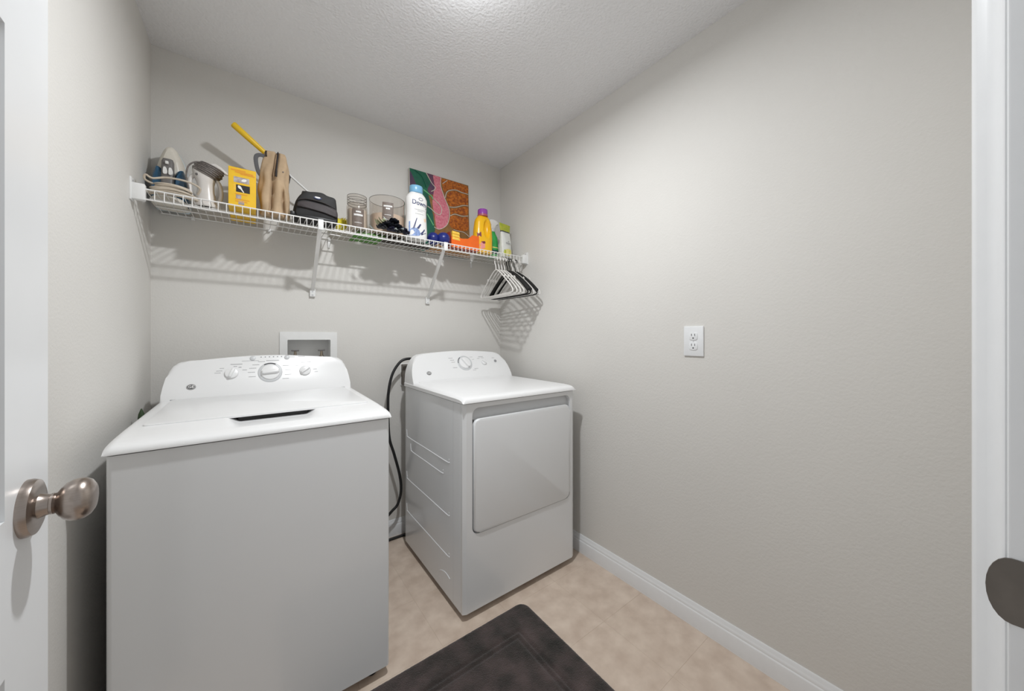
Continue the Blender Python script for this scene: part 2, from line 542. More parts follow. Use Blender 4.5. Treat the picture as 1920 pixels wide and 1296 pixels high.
# ------------------------------------------------------------------ washer
WX0, WX1, WY0, WY1 = -0.282, 0.388, 1.240, 1.945
wa = thing('washing_machine', 'white top-loading washing machine beside the left wall', 'washing machine', (0.053, 1.59, 0))
def body_shell(x0, x1, y0, y1, z0, z1, r=0.012):
    return add_prism(B(), rrect(x0, x1, y0, y1, r, 4), lambda x, y: (x, y, z1), lambda x, y: (x, y, z0))
obj('body', body_shell(WX0, WX1, WY0, WY1 - 0.01, 0.034, 0.9055), 'enamel', wa)
for x in (WX0 + 0.05, WX1 - 0.05):
    for y in (WY0 + 0.05, WY1 - 0.08):
        obj('foot', lathe([(0.02, 0), (0.022, 0.004), (0.022, 0.012), (0.009, 0.014), (0.009, 0.04)], T_(x, y, 0), 16), 'rubber_black', wa)
def top_cover(x0, x1, y0, y1, zt, ztab, zbot, scoop=None, nx=110, ny=110, roll=0.018, drop=0.011):
    bm = B()
    us = [x0 + (x1 - x0) * i / nx for i in range(nx + 1)]
    vsn = [y0 + (y1 - y0) * j / ny for j in range(ny + 1)]
    def z(x, y):
        h = lerp_tab(ztab, y)
        d = min(x - x0, x1 - x)
        if d < roll:
            h -= drop * (1 - d / roll) ** 2
        if scoop:
            h -= scoop(x, y)
        return max(h, zbot + 0.002)
    G = [[bm.verts.new((x, y, z(x, y))) for y in vsn] for x in us]
    for i in range(nx):
        for k in range(ny):
            bm.faces.new((G[i][k], G[i + 1][k], G[i + 1][k + 1], G[i][k + 1]))
    rim = [G[i][0] for i in range(nx + 1)] + [G[nx][k] for k in range(1, ny + 1)] + [G[i][ny] for i in range(nx - 1, -1, -1)] + [G[0][k] for k in range(ny - 1, 0, -1)]
    low = [bm.verts.new((v.co.x, v.co.y, zbot)) for v in rim]
    n = len(rim)
    for i in range(n):
        bm.faces.new((rim[i], rim[(i + 1) % n], low[(i + 1) % n], low[i]))
    bm.faces.new(low)
    return bm
WC = 0.5 * (WX0 + WX1) + 0.006
def wscoop(x, y):
    mx = 1 - sstep(0.088, 0.128, abs(x - WC))
    t = min(1, max(0, (y - 1.272) / 0.120))
    if y > 1.47:
        return 0
    return 0.0175 * mx * t ** 0.75
WT = [(1.232, 0.9140), (1.2345, 0.9195), (1.239, 0.9240), (1.247, 0.9280), (1.262, 0.9318), (1.29, 0.9350), (1.34, 0.9378), (1.405, 0.9400), (1.84, 0.948), (1.95, 0.950)]
obj('top_cover', top_cover(WX0 - 0.004, WX1 + 0.004, 1.232, 1.945, 0, WT, 0.9095, wscoop, nx=140, ny=160, roll=0.016, drop=0.007), 'enamel_plastic', wa)
# lid
LX0, LX1 = -0.250, 0.356
def lidz(y):
    return lerp_tab(WT, y) + 0.0045
lid = obj('lid', add_prism(B(), rrect(LX0, LX1, 1.402, 1.842, 0.012, 4), lambda x, y: (x, y, lidz(y)), lambda x, y: (x, y, lidz(y) - 0.007), bev=0.002), 'enamel_plastic', wa)
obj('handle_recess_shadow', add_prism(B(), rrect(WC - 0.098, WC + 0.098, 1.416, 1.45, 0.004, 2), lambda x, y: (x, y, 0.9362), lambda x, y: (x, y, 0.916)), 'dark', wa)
for x in (LX0 + 0.004, LX1 - 0.004):
    obj('hinge', box(x - 0.008, x + 0.008, 1.843, 1.849, 0.9490, 0.9525, bev=0.001), 'print_grey', lid)
# console
def console(x0, x1, z0, z1, yf0, yf1, yb, crown, flare):
    prof = [(0.0, 0.0), (0.001, 0.15), (0.003, 0.32), (0.008, 0.48), (0.019, 0.66), (0.033, 0.81), (0.049, 0.91), (0.068, 0.97), (0.100, 1.0)] if flare else [(0.0, 0.0), (0.003, 0.2), (0.007, 0.4), (0.013, 0.6), (0.020, 0.75), (0.031, 0.87), (0.048, 0.955), (0.078, 0.99), (0.11, 1.0)]
    L = [(x0 + d, z0 + (z1 - z0) * t) for d, t in prof]
    n = 10
    xa, xb = L[-1][0], x1 - prof[-1][0]
    top = [(xa + (xb - xa) * k / n, z1 + crown * math.sin(math.pi * k / n)) for k in range(1, n)]
    Rr = [(x1 - d, z0 + (z1 - z0) * t) for d, t in reversed(prof)]
    pts = L + top + Rr
    k = (yf1 - yf0) / (z1 - z0)
    return add_prism(B(), pts, lambda x, z: (x, yf0 + k * (z - z0), z), lambda x, z: (x, yb, z), bev=0.010, seg=5)
WZ0, WZ1, WYF0, WYF1 = 0.938, 1.098, 1.838, 1.910
obj('control_console', console(WX0 - 0.002, WX1 + 0.002, WZ0, WZ1, WYF0, WYF1, 1.952, 0.014, False), 'enamel_plastic', wa, ang=30)
def face_frame(yf0, yf1, z0, z1):
    k = (yf1 - yf0) / (z1 - z0)
    zax = Vector((0, -1, k)).normalized()
    xax = Vector((1, 0, 0))
    yax = zax.cross(xax)
    def M(x, z, off=0.0):
        p = Vector((x, yf0 + k * (z - z0), z)) + zax * off
        m = Matrix((xax, yax, zax)).transposed().to_4x4()
        m.translation = p
        return m
    return M
WM = face_frame(WYF0, WYF1, WZ0, WZ1)
def dial(M, r, parent, ang, h=0.016, skirt=True, arc=None):
    if skirt:
        obj('dial_ring', lathe([(r * 1.24, 0), (r * 1.24, 0.0015), (r * 1.16, 0.003), (r * 1.05, 0.003)], M, 40), 'plastic_grey', parent)
    k = obj('dial', lathe([(r, 0), (r * 0.99, 0.004), (r * 0.92, 0.008), (r * 0.80, 0.009), (0, 0.0092)], M, 40), 'enamel_plastic', parent)
    g = r * 0.24
    Mg = M @ Matrix.Rotation(R(ang), 4, 'Z')
    bm = B()
    add_loft(bm, [[Mg @ Vector((x * r * 0.90 * s, y * g * s2, zz)) for x, y in rrect(-1, 1, -1, 1, 0.35, 3)] for s, s2, zz in ((1, 1.25, 0.006), (0.97, 1.05, 0.011), (0.90, 0.85, h), (0.78, 0.6, h + 0.0012))])
    obj('grip', bm, 'enamel_plastic', k)
    if arc:
        a0, a1, n = arc
        bm = B()
        add_tube(bm, [M @ Vector((1.14 * r * math.cos(R(a0 + (a1 - a0) * i / n)), 1.14 * r * math.sin(R(a0 + (a1 - a0) * i / n)), 0.0032)) for i in range(n + 1)], 0.0022, 6)
        obj('dial_mark', bm, 'print_dark', k)
    return k
def dashes(Mf, items, parent, m='print_grey', name='printed_marks'):
    """items: (x, z, half-length, half-height) of small printed words too small to read"""
    bm = B()
    for x, z, hl, hh in items:
        xx = x - hl
        while xx < x + hl - 0.0005:
            wd = min(random.uniform(0.0022, 0.005), x + hl - xx)
            M = Mf(xx + wd / 2, z, 0.0003)
            vs_ = [bm.verts.new(M @ Vector((sx * wd * 0.44, sy * hh, 0))) for sx, sy in ((-1, -1), (1, -1), (1, 1), (-1, 1))]
            bm.faces.new(vs_)
            xx += wd
    o = obj(name, bm, m, parent, smooth=False)
    o['kind'] = 'stuff'
    return o
dial(WM(0.063, 1.037), 0.0365, wa, 4, h=0.020, arc=(62, 122, 10))
dial(WM(-0.072, 1.040), 0.0235, wa, 70, skirt=False)
dial(WM(0.197, 1.038), 0.0235, wa, 35, skirt=False)
W_ = []
for a in (196, 176, 158, 140, 118, 30, 8, -14, -34):
    W_.append((0.063 + 0.068 * math.cos(R(a)), 1.037 + 0.054 * math.sin(R(a)), 0.0125, 0.0011))
W_ += [(-0.056, 1.077, 0.020, 0.0014), (0.202, 1.076, 0.020, 0.0014), (0.072, 1.0885, 0.024, 0.0013), (-0.008, 1.0895, 0.030, 0.0008),
       (-0.112, 1.052, 0.010, 0.001), (-0.117, 1.044, 0.010, 0.001), (-0.060, 1.068, 0.006, 0.0013), (-0.044, 1.064, 0.005, 0.0016), (-0.028, 1.052, 0.008, 0.0012), (-0.104, 1.062, 0.007, 0.001),
       (0.165, 1.062, 0.006, 0.001), (0.238, 1.042, 0.008, 0.001), (0.242, 1.030, 0.007, 0.001), (0.146, 1.1015, 0.012, 0.0009), (0.185, 1.1030, 0.014, 0.0009)]
dashes(WM, W_, wa)
for x in (0.000, 0.127):
    obj('push_button', lathe([(0.0105, 0), (0.0105, 0.002), (0.009, 0.003), (0.0, 0.003)], WM(x, 1.1005), 24), 'plastic_grey', wa)
bm = B()
for i in range(6):
    add_lathe(bm, [(0.0026, 0), (0.0026, 0.0006)], WM(0.030 + i * 0.0152, 1.1045), 10)
obj('indicator_lights', bm, 'print_grey', wa)
def monogram(M, r, parent):
    o = obj('emblem', lathe([(r, 0), (r, 0.0012), (r * 0.93, 0.0018), (0, 0.0018)], M @ Matrix.Diagonal((1.12, 0.92, 1, 1)), 32), 'print_dark', parent)
    obj('emblem_ring', add_tube(B(), [M @ Vector((r * 0.86 * 1.12 * math.cos(R(a)), r * 0.86 * 0.92 * math.sin(R(a)), 0.0018)) for a in range(0, 360, 12)], 0.0006, 5, closed=True), 'print_white', o)
    obj('lettering', text_bm('GE', r * 1.15, M @ T_(0, 0, 0.0021), 0.0002, 0.0003), 'print_white', o, smooth=False)
monogram(WM(-0.196, 0.995), 0.0125, wa)

# ------------------------------------------------------------------ dryer
DX0, DX1, DY0, DY1 = 0.700, 1.366, 1.272, 1.955
dy = thing('clothes_dryer', 'white front-loading clothes dryer in the corner by the right wall', 'dryer', (1.033, 1.61, 0))
FR = 0.022
bd = obj('body', body_shell(DX0, DX1, DY0 + FR, DY1, 0.03, 0.9115, 0.006), 'enamel', dy)
# front panel with the door opening
OX0, OX1, OZ0, OZ1 = 0.744, 1.334, 0.352, 0.892
bm = B()
inner = rrect(OX0, OX1, OZ0, OZ1, 0.032, 8)
n = len(inner)
oc = [(DX1, 0.9115), (DX0, 0.9115), (DX0, 0.03), (DX1, 0.03)]
def front_y(x):
    d = min(x - DX0, DX1 - x)
    return DY0 + (0.010 * (1 - d / 0.016) ** 2 if d < 0.016 else 0)
def ring_outer():
    out = []
    for k in range(4):
        c = oc[k]
        seg = n // 4
        for i in range(seg):
            out.append(c)
    return out
I0 = [bm.verts.new((x, DY0, z)) for x, z in inner]
I1 = [bm.verts.new((x, DY0 + FR, z)) for x, z in inner]
seg = n // 4
mids = rrect(DX0 + 0.016, DX1 - 0.016, 0.03, 0.9115, 0.0005, seg - 1)
M0 = [bm.verts.new((x, DY0, z)) for x, z in mids]
outs = rrect(DX0, DX1, 0.03, 0.9115, 0.0003, seg - 1)
M1 = [bm.verts.new((x, DY0 + (0.008 if x < DX0 + 0.01 or x > DX1 - 0.01 else 0), z)) for x, z in outs]
M2 = [bm.verts.new((x, DY0 + FR, z)) for x, z in outs]
for a, b in ((I1, I0), (I0, M0), (M0, M1), (M1, M2)):
    for i in range(n):
        bm.faces.new((a[i], a[(i + 1) % n], b[(i + 1) % n], b[i]))
obj('front_panel', bm, 'enamel', dy, ang=12)
dd = obj('door', add_prism(B(), rrect(OX0 + 0.006, OX1 - 0.003, OZ0 + 0.004, 0.843, 0.030, 8), lambda x, z: (x, DY0 - 0.004 - 0.0 * z, z), lambda x, z: (x, DY0 + FR - 0.002, z), bev=0.007, seg=4), 'enamel', dy, ang=50)
obj('handle_recess', add_prism(B(), [(OX0, 0.83), (OX1, 0.83), (OX1, 0.896), (OX0, 0.896)], lambda x, z: (x, DY0 + 0.0205 - 0.004 * (0.892 - z) / 0.062, z), lambda x, z: (x, DY0 + FR, z)), 'plastic_grey', dy)  # greyer than the enamel: the shade of the hollow is put into the colour
obj('door_gap_shade', box(OX0 + 0.0005, OX0 + 0.012, DY0 + 0.010, DY0 + FR, OZ0 + 0.03, 0.84), 'dark', dy)  # dark strip stands in for the shade inside the gap beside the door
DT_ = [(1.263, 0.9170), (1.2645, 0.9245), (1.269, 0.9310), (1.278, 0.9362), (1.295, 0.9400), (1.33, 0.9420), (1.80, 0.944), (1.96, 0.945)]
obj('top_cover', top_cover(DX0 - 0.005, DX1 + 0.005, 1.263, 1.958, 0, DT_, 0.9150, None, 110, 150, roll=0.020, drop=0.012), 'enamel_plastic', dy)
DZ0, DZ1, DYF0, DYF1 = 0.930, 1.098, 1.815, 1.915
obj('control_console', console(DX0 - 0.003, DX1 + 0.003, DZ0, DZ1, DYF0, DYF1, 1.958, 0.012, True), 'enamel_plastic', dy, ang=30)
obj('console_fillet', add_prism(B(), [(0, 0), (0.045, 0.0), (0.028, 0.004), (0.014, 0.012), (0.006, 0.024), (0.002, 0.04)], lambda d, z: (DX0 + 0.03, 1.834 - d + z * 0.45, 0.938 + z), lambda d, z: (DX1 - 0.03, 1.834 - d + z * 0.45, 0.938 + z)), 'enamel_plastic', dy, ang=60)
DM = face_frame(DYF0, DYF1, DZ0, DZ1)
dial(DM(1.045, 1.036), 0.040, dy, -58, h=0.020, arc=(125, 180, 9))
dial(DM(1.182, 1.036), 0.019, dy, -40, h=0.015, skirt=False)
obj('push_button', lathe([(0.009, 0), (0.009, 0.003), (0.007, 0.004), (0, 0.004)], DM(1.272, 1.040), 20), 'print_grey', dy)
D_ = [(0.957, 1.068, 0.014, 0.0014), (0.965, 1.056, 0.013, 0.0014), (0.968, 1.044, 0.012, 0.0012), (0.972, 1.012, 0.014, 0.0014), (1.17, 1.070, 0.017, 0.0016),
      (1.150, 1.060, 0.009, 0.0013), (1.182, 1.063, 0.010, 0.0010), (1.262, 1.060, 0.010, 0.0012), (1.115, 1.000, 0.014, 0.0012), (1.100, 0.992, 0.012, 0.0010), (1.100, 1.07, 0.01, 0.0009), (1.110, 1.055, 0.008, 0.0009)]
dashes(DM, D_, dy)
monogram(DM(0.800, 0.990), 0.0125, dy)
# pressed ribs on the left side
for z, ya, yb in ((0.632, 1.40, 1.93), (0.566, 1.46, 1.87), (0.395, 1.40, 1.93), (0.212, 1.40, 1.93)):
    bm = B()
    add_tube(bm, arc_smooth([(DX0 + 0.0006, ya, z + 0.018), (DX0 + 0.0004, ya + 0.004, z + 0.006), (DX0 + 0.0004, ya + 0.018, z), (DX0 + 0.0004, (ya + yb) / 2, z), (DX0 + 0.0004, yb - 0.03, z), (DX0 + 0.0004, yb - 0.006, z + 0.012), (DX0 + 0.0006, yb, z + 0.04)], 4), 0.0028, 8)
    obj('pressed_rib', bm, 'enamel', bd)
obj('side_seam', box(DX0 - 0.0004, DX0 + 0.002, 1.360, 1.3615, 0.03, 0.911), 'plastic_grey', bd)
obj('pressed_arch', add_tube(B(), arc_smooth([(DX0 + 0.0004, 1.52, 0.045), (DX0 + 0.0004, 1.50, 0.10), (DX0 + 0.0004, 1.44, 0.125), (DX0 + 0.0004, 1.39, 0.12)], 5), 0.003, 8), 'enamel', bd)
for x in (DX0 + 0.05, DX1 - 0.05):
    for y in (DY0 + 0.06, DY1 - 0.06):
        obj('foot', lathe([(0.02, 0), (0.022, 0.004), (0.022, 0.012), (0.009, 0.014), (0.009, 0.036)], T_(x, y, 0), 16), 'rubber_black', dy)

# ------------------------------------------------------------------ rug
def rug():
    bm = B()
    x0, x1, y0, y1 = 0.085, 0.975, 0.62, 1.215
    nx, ny = 178, 119
    rc = 0.045
    rnd = random.Random(3)
    G = {}
    def inside(x, y):
        dx = max(x0 + rc - x, x - (x1 - rc), 0)
        dy_ = max(y0 + rc - y, y - (y1 - rc), 0)
        return rc - math.hypot(dx, dy_) if (dx > 0 and dy_ > 0) else min(x - x0, x1 - x, y - y0, y1 - y)
    for i in range(nx + 1):
        for k in range(ny + 1):
            x, y = x0 + (x1 - x0) * i / nx, y0 + (y1 - y0) * k / ny
            # pull corner vertices onto the rounded corner
            cx = x0 + rc if x < x0 + rc else (x1 - rc if x > x1 - rc else None)
            cy = y0 + rc if y < y0 + rc else (y1 - rc if y > y1 - rc else None)
            if cx is not None and cy is not None:
                ux, uy = (x - cx) / rc, (y - cy) / rc
                m = max(abs(ux), abs(uy))
                l = math.hypot(ux, uy)
                if l > 0:
                    ux, uy = ux * m / l, uy * m / l
                x, y = cx + ux * rc, cy + uy * rc
            d = max(0, inside(x, y))
            h = 0.0005 + 0.0135 * min(1, d / 0.014) ** 0.5
            e = min(x - x0, x1 - x, y - y0, y1 - y)
            for g, wd, dp in ((0.118, 0.006, 0.0055), (0.140, 0.006, 0.0055)):
                h -= dp * math.exp(-((e - g) / wd) ** 2)
            h += rnd.uniform(-0.0006, 0.0006)
            G[i, k] = bm.verts.new((x, y, max(h, 0.0005)))
    for i in range(nx):
        for k in range(ny):
            bm.faces.new((G[i, k], G[i + 1, k], G[i + 1, k + 1], G[i, k + 1]))
    rim = [(i, 0) for i in range(nx)] + [(nx, k) for k in range(ny)] + [(i, ny) for i in range(nx, 0, -1)] + [(0, k) for k in range(ny, 0, -1)]
    bm.faces.new([bm.verts.new((G[r].co.x, G[r].co.y, 0.0004)) for r in rim])
    bm.verts.ensure_lookup_table()
    return bm
tag(obj('floor_mat', rug(), 'rug', origin=(0.53, 0.917, 0), ang=80), 'dark brown plush mat with a stitched border on the beige floor', 'rug')

# ------------------------------------------------------------------ wire shelf
SZ = 1.730                       # top of the deck
SY0, SY1 = 1.790, 2.088
SX0, SX1 = -0.315, 1.432
sh = thing('wire_shelf', 'long white wire shelf on the wall above the machines', 'shelf', (0.56, SY1, SZ))
rw = 0.0021
for y, z in ((SY0, SZ - 0.003), (SY0 - 0.002, SZ - 0.040), (1.888, SZ - 0.0052), (1.988, SZ - 0.0052), (SY1, SZ - 0.003)):
    obj('rail', add_tube(B(), [(SX0 - (0.012 if y < 1.8 else 0), y, z), (SX1 + (0.012 if y < 1.8 else 0), y, z)], 0.0030, 10), 'wire_white', sh)
wm = None
nw = 70
for i in range(nw):
    x = SX0 + 0.004 + (SX1 - SX0 - 0.008) * i / (nw - 1)
    if wm is None:
        bm = tube([(0, SY1 - SY1 + 0.001, -0.0012), (0, SY0 - SY1 + 0.003, -0.0012), (0, SY0 - SY1 - 0.0022, -0.0035), (0, SY0 - SY1 - 0.0045, -0.0075), (0, SY0 - SY1 - 0.0048, -0.041)], rw * 0.72, 6)
        wo = obj('wire', bm, 'wire_white', None)
        wm = wo.data
    else:
        wo = bpy.data.objects.new('wire', wm)
        COL.objects.link(wo)
    wo.parent = sh
    wo.location = (x - 0.56, 0, 0)
for x, xw in ((0.248, 0.252), (0.872, 0.893)):
    # flat diagonal brace from the lip to the wall
    a, b = Vector((x, SY0 - 0.006, SZ - 0.006)), Vector((xw, YB - 0.010, 1.440))
    dn = (b - a).normalized()
    nrm = dn.cross(Vector((1, 0, 0))).normalized()
    bm = B()
    add_loft(bm, [[p + Vector((sx * 0.0085, 0, 0)) + nrm * (sn * t) for sx, sn in ((-1, -1), (1, -1), (1, 1), (-1, 1))] for p, t in ((a, 0.004), (a + dn * 0.02, 0.005), (b - dn * 0.02, 0.005), (b, 0.003))])
    br = obj('brace', bm, 'wire_white', sh, smooth=False)
    obj('brace_hook', box(x - 0.011, x + 0.011, SY0 - 0.0095, SY0 + 0.004, SZ - 0.046, SZ + 0.001, bev=0.002), 'clip_white', br)
    ft = obj('brace_foot', box(xw - 0.013, xw + 0.013, YB - 0.014, YB, 1.408, 1.450, bev=0.002), 'clip_white', br)
    for dz in (-0.010, 0.008):
        obj('screw', lathe([(0.0045, 0), (0.004, 0.0015), (0, 0.002)], T_(xw, YB - 0.014, 1.427 + dz) @ Matrix.Rotation(R(90), 4, 'X'), 12), 'plastic_grey', br)
for s, xw in ((1, XL), (-1, XR)):
    bm = box(min(xw, xw + s * 0.038), max(xw, xw + s * 0.038), SY0 - 0.012, SY0 + 0.012, SZ - 0.046, SZ + 0.012, bev=0.003)
    e = obj('end_bracket', bm, 'clip_white', sh)
    obj('bracket_flange', box(min(xw, xw + s * 0.005), max(xw, xw + s * 0.005), SY0 - 0.016, SY0 + 0.022, SZ - 0.050, SZ + 0.030, bev=0.001), 'clip_white', e)
    obj('screw', lathe([(0.0035, 0), (0.003, 0.0012), (0, 0.0015)], T_(xw + s * 0.005, SY0 + 0.004, SZ + 0.021) @ Matrix.Rotation(R(90 * s), 4, 'Y'), 10), 'print_grey', e)
for x in (-0.213, 0.065, 0.330, 0.590, 0.887, 1.215):
    bm = box(x - 0.006, x + 0.006, YB - 0.018, YB, SZ - 0.014, SZ + 0.002, bev=0.002)
    if x in (0.330, 1.215):
        add_box(bm, x - 0.006, x + 0.006, YB - 0.008, YB, SZ - 0.052, SZ - 0.010, bev=0.002)
    obj('wall_clip', bm, 'clip_white', sh)

# ------------------------------------------------------------------ hangers
def hanger_plastic(x, rot, label, m, thick=0.0038):
    g = 'hangers on the wire shelf rail'
    h = thing('coat_hanger', label, 'hanger', (x, SY0 - 0.002, SZ - 0.040), g)
    ORG[h.name] = Vector((0, 0, 0))
    h.rotation_euler = (0, R(random.uniform(-0.7, 0.7)), R(rot))
    hk = []
    r = 0.0165
    z0 = 0.0036 + thick - 0.0 - r
    for k in range(13):
        a = R(200 - 215 * k / 12)
        hk.append((0, r * math.cos(a), z0 + r * math.sin(a)))
    hk.append((0, 0.0135, z0 - 0.020))
    hk.append((0, 0.004, z0 - 0.036))
    hk.append((0, 0.0, z0 - 0.050))
    hk.append((0, 0.0, z0 - 0.066))
    obj('hook', add_tube(B(), hk, thick * 0.82, 7), m, h)
    zt = z0 - 0.064
    if m == 'hanger_white':
        fr = arc_smooth([(0, 0, zt), (0, 0.05, zt - 0.022), (0, 0.10, zt - 0.058), (0, 0.165, zt - 0.108), (0, 0.196, zt - 0.138), (0, 0.200, zt - 0.152), (0, 0.190, zt - 0.160), (0, 0.10, zt - 0.161),
                         (0, -0.10, zt - 0.161), (0, -0.190, zt - 0.160), (0, -0.200, zt - 0.152), (0, -0.196, zt - 0.138), (0, -0.165, zt - 0.108), (0, -0.10, zt - 0.058), (0, -0.05, zt - 0.022)], 3, closed=True)
        obj('frame', add_tube(B(), fr, thick, 7, closed=True), m, h)
    else:
        up = arc_smooth([(0, -0.205, zt - 0.140), (0, -0.16, zt - 0.098), (0, -0.09, zt - 0.044), (0, -0.03, zt - 0.008), (0, 0, zt), (0, 0.03, zt - 0.008), (0, 0.09, zt - 0.044), (0, 0.16, zt - 0.098), (0, 0.205, zt - 0.140)], 3)
        rr = [0.013 - 0.009 * (1 - abs(2 * i / (len(up) - 1) - 1)) for i in range(len(up))]
        obj('shoulder_arms', add_tube(B(), up, rr, 8, flat=0.42), m, h)
        lo_ = arc_smooth([(0, -0.203, zt - 0.142), (0, -0.190, zt - 0.160), (0, -0.10, zt - 0.163), (0, 0.10, zt - 0.163), (0, 0.190, zt - 0.160), (0, 0.203, zt - 0.142)], 3)
        obj('trouser_bar', add_tube(B(), lo_, 0.0038, 7), m, h)
    for s in (-1, 1):
        if m == 'hanger_white':
            obj('strap_notch', add_tube(B(), [(0, s * 0.098, zt - 0.052), (0, s * 0.106, zt - 0.046), (0, s * 0.112, zt - 0.058)], thick * 0.8, 6), m, h)
HG = [(1.216, -5, 'w', 'white plastic hanger, first from the left on the shelf rail'),
      (1.239, -4, 'w', 'white plastic hanger, second from the left on the shelf rail'),
      (1.262, -2.5, 'w', 'white plastic hanger, third from the left on the shelf rail'),
      (1.283, -1.5, 'w', 'white plastic hanger, fourth from the left, just left of the black hangers'),
      (1.307, 0, 'b', 'black velvet hanger, leftmost of the black ones on the rail'),
      (1.327, 1, 'b', 'black velvet hanger, middle one of the three black ones'),
      (1.348, 2, 'w', 'white plastic hanger between the two right black hangers'),
      (1.369, 3, 'b', 'black velvet hanger, rightmost of the black ones on the rail'),
      (1.392, 4, 'w', 'white plastic hanger at the right end beside the wall')]
for x, rot, k, lab in HG:
    hanger_plastic(x, rot, lab, 'hanger_white' if k == 'w' else 'hanger_black')

# ------------------------------------------------------------------ things on the shelf
Z0 = SZ + 0.0008
# --- clothes iron standing on its heel, soleplate towards the wall
ir = thing('clothes_iron', 'cream and blue clothes iron standing on its heel at the left wall', 'iron', (-0.268, 1.98, Z0))
IX = -0.272
def iron_out(s, y, dz=0.0):
    half = [(0.000, 0.262), (0.014, 0.256), (0.028, 0.232), (0.040, 0.195), (0.050, 0.150), (0.056, 0.100), (0.058, 0.050), (0.055, 0.012), (0.048, 0.002)]
    h = smooth2([(a * s, 0.13 + (b - 0.13) * (0.5 + 0.5 * s) + dz) for a, b in half], 3, closed=False)
    pts = [(x, z) for x, z in h] + [(-x, z) for x, z in reversed(h[1:])]
    return [Vector((IX + x, y, Z0 + z)) for x, z in pts]
obj('soleplate', add_loft(B(), [iron_out(0.97, 2.072), iron_out(1.0, 2.068), iron_out(1.0, 2.060), iron_out(0.97, 2.056)]), 'iron_rim', ir)
obj('body', add_loft(B(), [iron_out(0.95, 2.057), iron_out(0.94, 2.045), iron_out(0.91, 2.020), iron_out(0.84, 1.995), iron_out(0.72, 1.978), iron_out(0.50, 1.970)]), 'iron_cream', ir)
for s in (-1, 1):
    bm = add_loft(B(), [[Vector((IX + s * 0.032 + s * x * k, y, Z0 + 0.095 + z * k)) for x, z in smooth2([(-0.018, -0.080), (0.020, -0.078), (0.0225, 0.0), (0.014, 0.046), (0.004, 0.066), (-0.018, 0.034)], 4)] for k, y in ((1.0, 2.04), (0.97, 1.985), (0.85, 1.965), (0.6, 1.957))])
    obj('water_tank', bm, 'iron_blue', ir)
hd = obj('handle', add_loft(B(), [[Vector((IX - 0.004 + x, 1.965 + y - 0.012 * math.sin(math.pi * t), Z0 + 0.02 + 0.165 * t)) for x, y in rrect(-w_, w_, -0.012, 0.03, 0.009, 3)] for t, w_ in ((0, 0.016), (0.15, 0.0175), (0.4, 0.0185), (0.7, 0.0185), (0.94, 0.018), (1, 0.015))]), 'iron_grey', ir)
obj('steam_button', box(IX - 0.009, IX + 0.001, 1.937, 1.948, Z0 + 0.158, Z0 + 0.170, bev=0.002), 'print_white', ir)
for dx in (-0.0145, 0.0015):
    obj('dial_half', add_prism(B(), smooth2([(dx, 0.118), (dx + 0.010, 0.118), (dx + 0.012, 0.130), (dx + 0.008, 0.143), (dx + 0.001, 0.142)], 3), lambda x, z: (IX + x, 1.936, Z0 + z), lambda x, z: (IX + x, 1.948, Z0 + z)), 'print_white', ir)
# heel plate and coiled cream cord at the foot of the iron
obj('heel', add_loft(B(), [ring(IX, 1.985, Z0 + z, a, b, 28, 3.0) for z, a, b in ((0, 0.050, 0.070), (0.006, 0.054, 0.075), (0.020, 0.050, 0.070), (0.028, 0.040, 0.055))]), 'iron_cream', ir)
rnd = random.Random(5)
bm = B()
for k in range(8):
    cx, cz = -0.246 + rnd.uniform(-0.006, 0.006), Z0 + 0.014 + 0.0050 * k
    a, b = 0.068 - 0.003 * k + rnd.uniform(-0.004, 0.004), 0.021 + rnd.uniform(-0.003, 0.003)
    tilt = rnd.uniform(-0.12, 0.25)
    pts = []
    for i in range(28):
        t = 2 * math.pi * i / 28
        x, y = a * math.cos(t), b * math.sin(t)
        pts.append((cx + x, 1.844 + y, max(Z0 + 0.004, cz - 0.004 + tilt * y - 0.012 * (x / 0.07) ** 2)))
    add_tube(bm, pts, 0.0036, 7, closed=True)
cd = obj('cord', bm, 'cord_cream', ir)
obj('cord_loose_end', add_tube(B(), arc_smooth([(-0.175, 1.850, Z0 + 0.03), (-0.168, 1.835, Z0 + 0.052), (-0.205, 1.832, Z0 + 0.067), (-0.26, 1.835, Z0 + 0.068), (-0.298, 1.830, Z0 + 0.054), (-0.316, 1.828, Z0 + 0.062), (-0.319, 1.834, Z0 + 0.046), (-0.300, 1.85, Z0 + 0.04)], 5), 0.0038, 7), 'cord_cream', cd)

# --- hand steamer with the wound brown cord
st = thing('garment_steamer', 'white handheld steamer with a brown cord wound round its top', 'steamer', (-0.155, 1.91, Z0))
SXc, SYc = -0.156, 1.916
prof = [(0.0, 0.030, 0.030), (0.006, 0.036, 0.036), (0.03, 0.034, 0.034), (0.07, 0.027, 0.030), (0.10, 0.028, 0.031), (0.125, 0.036, 0.036), (0.145, 0.038, 0.037), (0.165, 0.032, 0.031), (0.178, 0.016, 0.016)]
obj('body', add_loft(B(), [ring(SXc - 0.10 * max(0, z - 0.09), SYc, Z0 + z, a, b, 28, 2.3) for z, a, b in prof]), 'steamer_white', st)
obj('base', lathe([(0.042, 0), (0.044, 0.004), (0.043, 0.012), (0.036, 0.018)], T_(SXc, SYc, Z0), 32), 'steamer_white', st)
for s in (-1, 1):
    obj('handle_loop', add_tube(B(), arc_smooth([(SXc + s * 0.024, SYc - 0.004, Z0 + 0.014), (SXc + s * 0.043, SYc - 0.004, Z0 + 0.035), (SXc + s * 0.049, SYc - 0.004, Z0 + 0.070), (SXc + s * 0.045 - 0.003, SYc - 0.004, Z0 + 0.108), (SXc + s * 0.030 - 0.003, SYc - 0.004, Z0 + 0.130)], 5), 0.0075, 10), 'steamer_white', st)
bm = B()
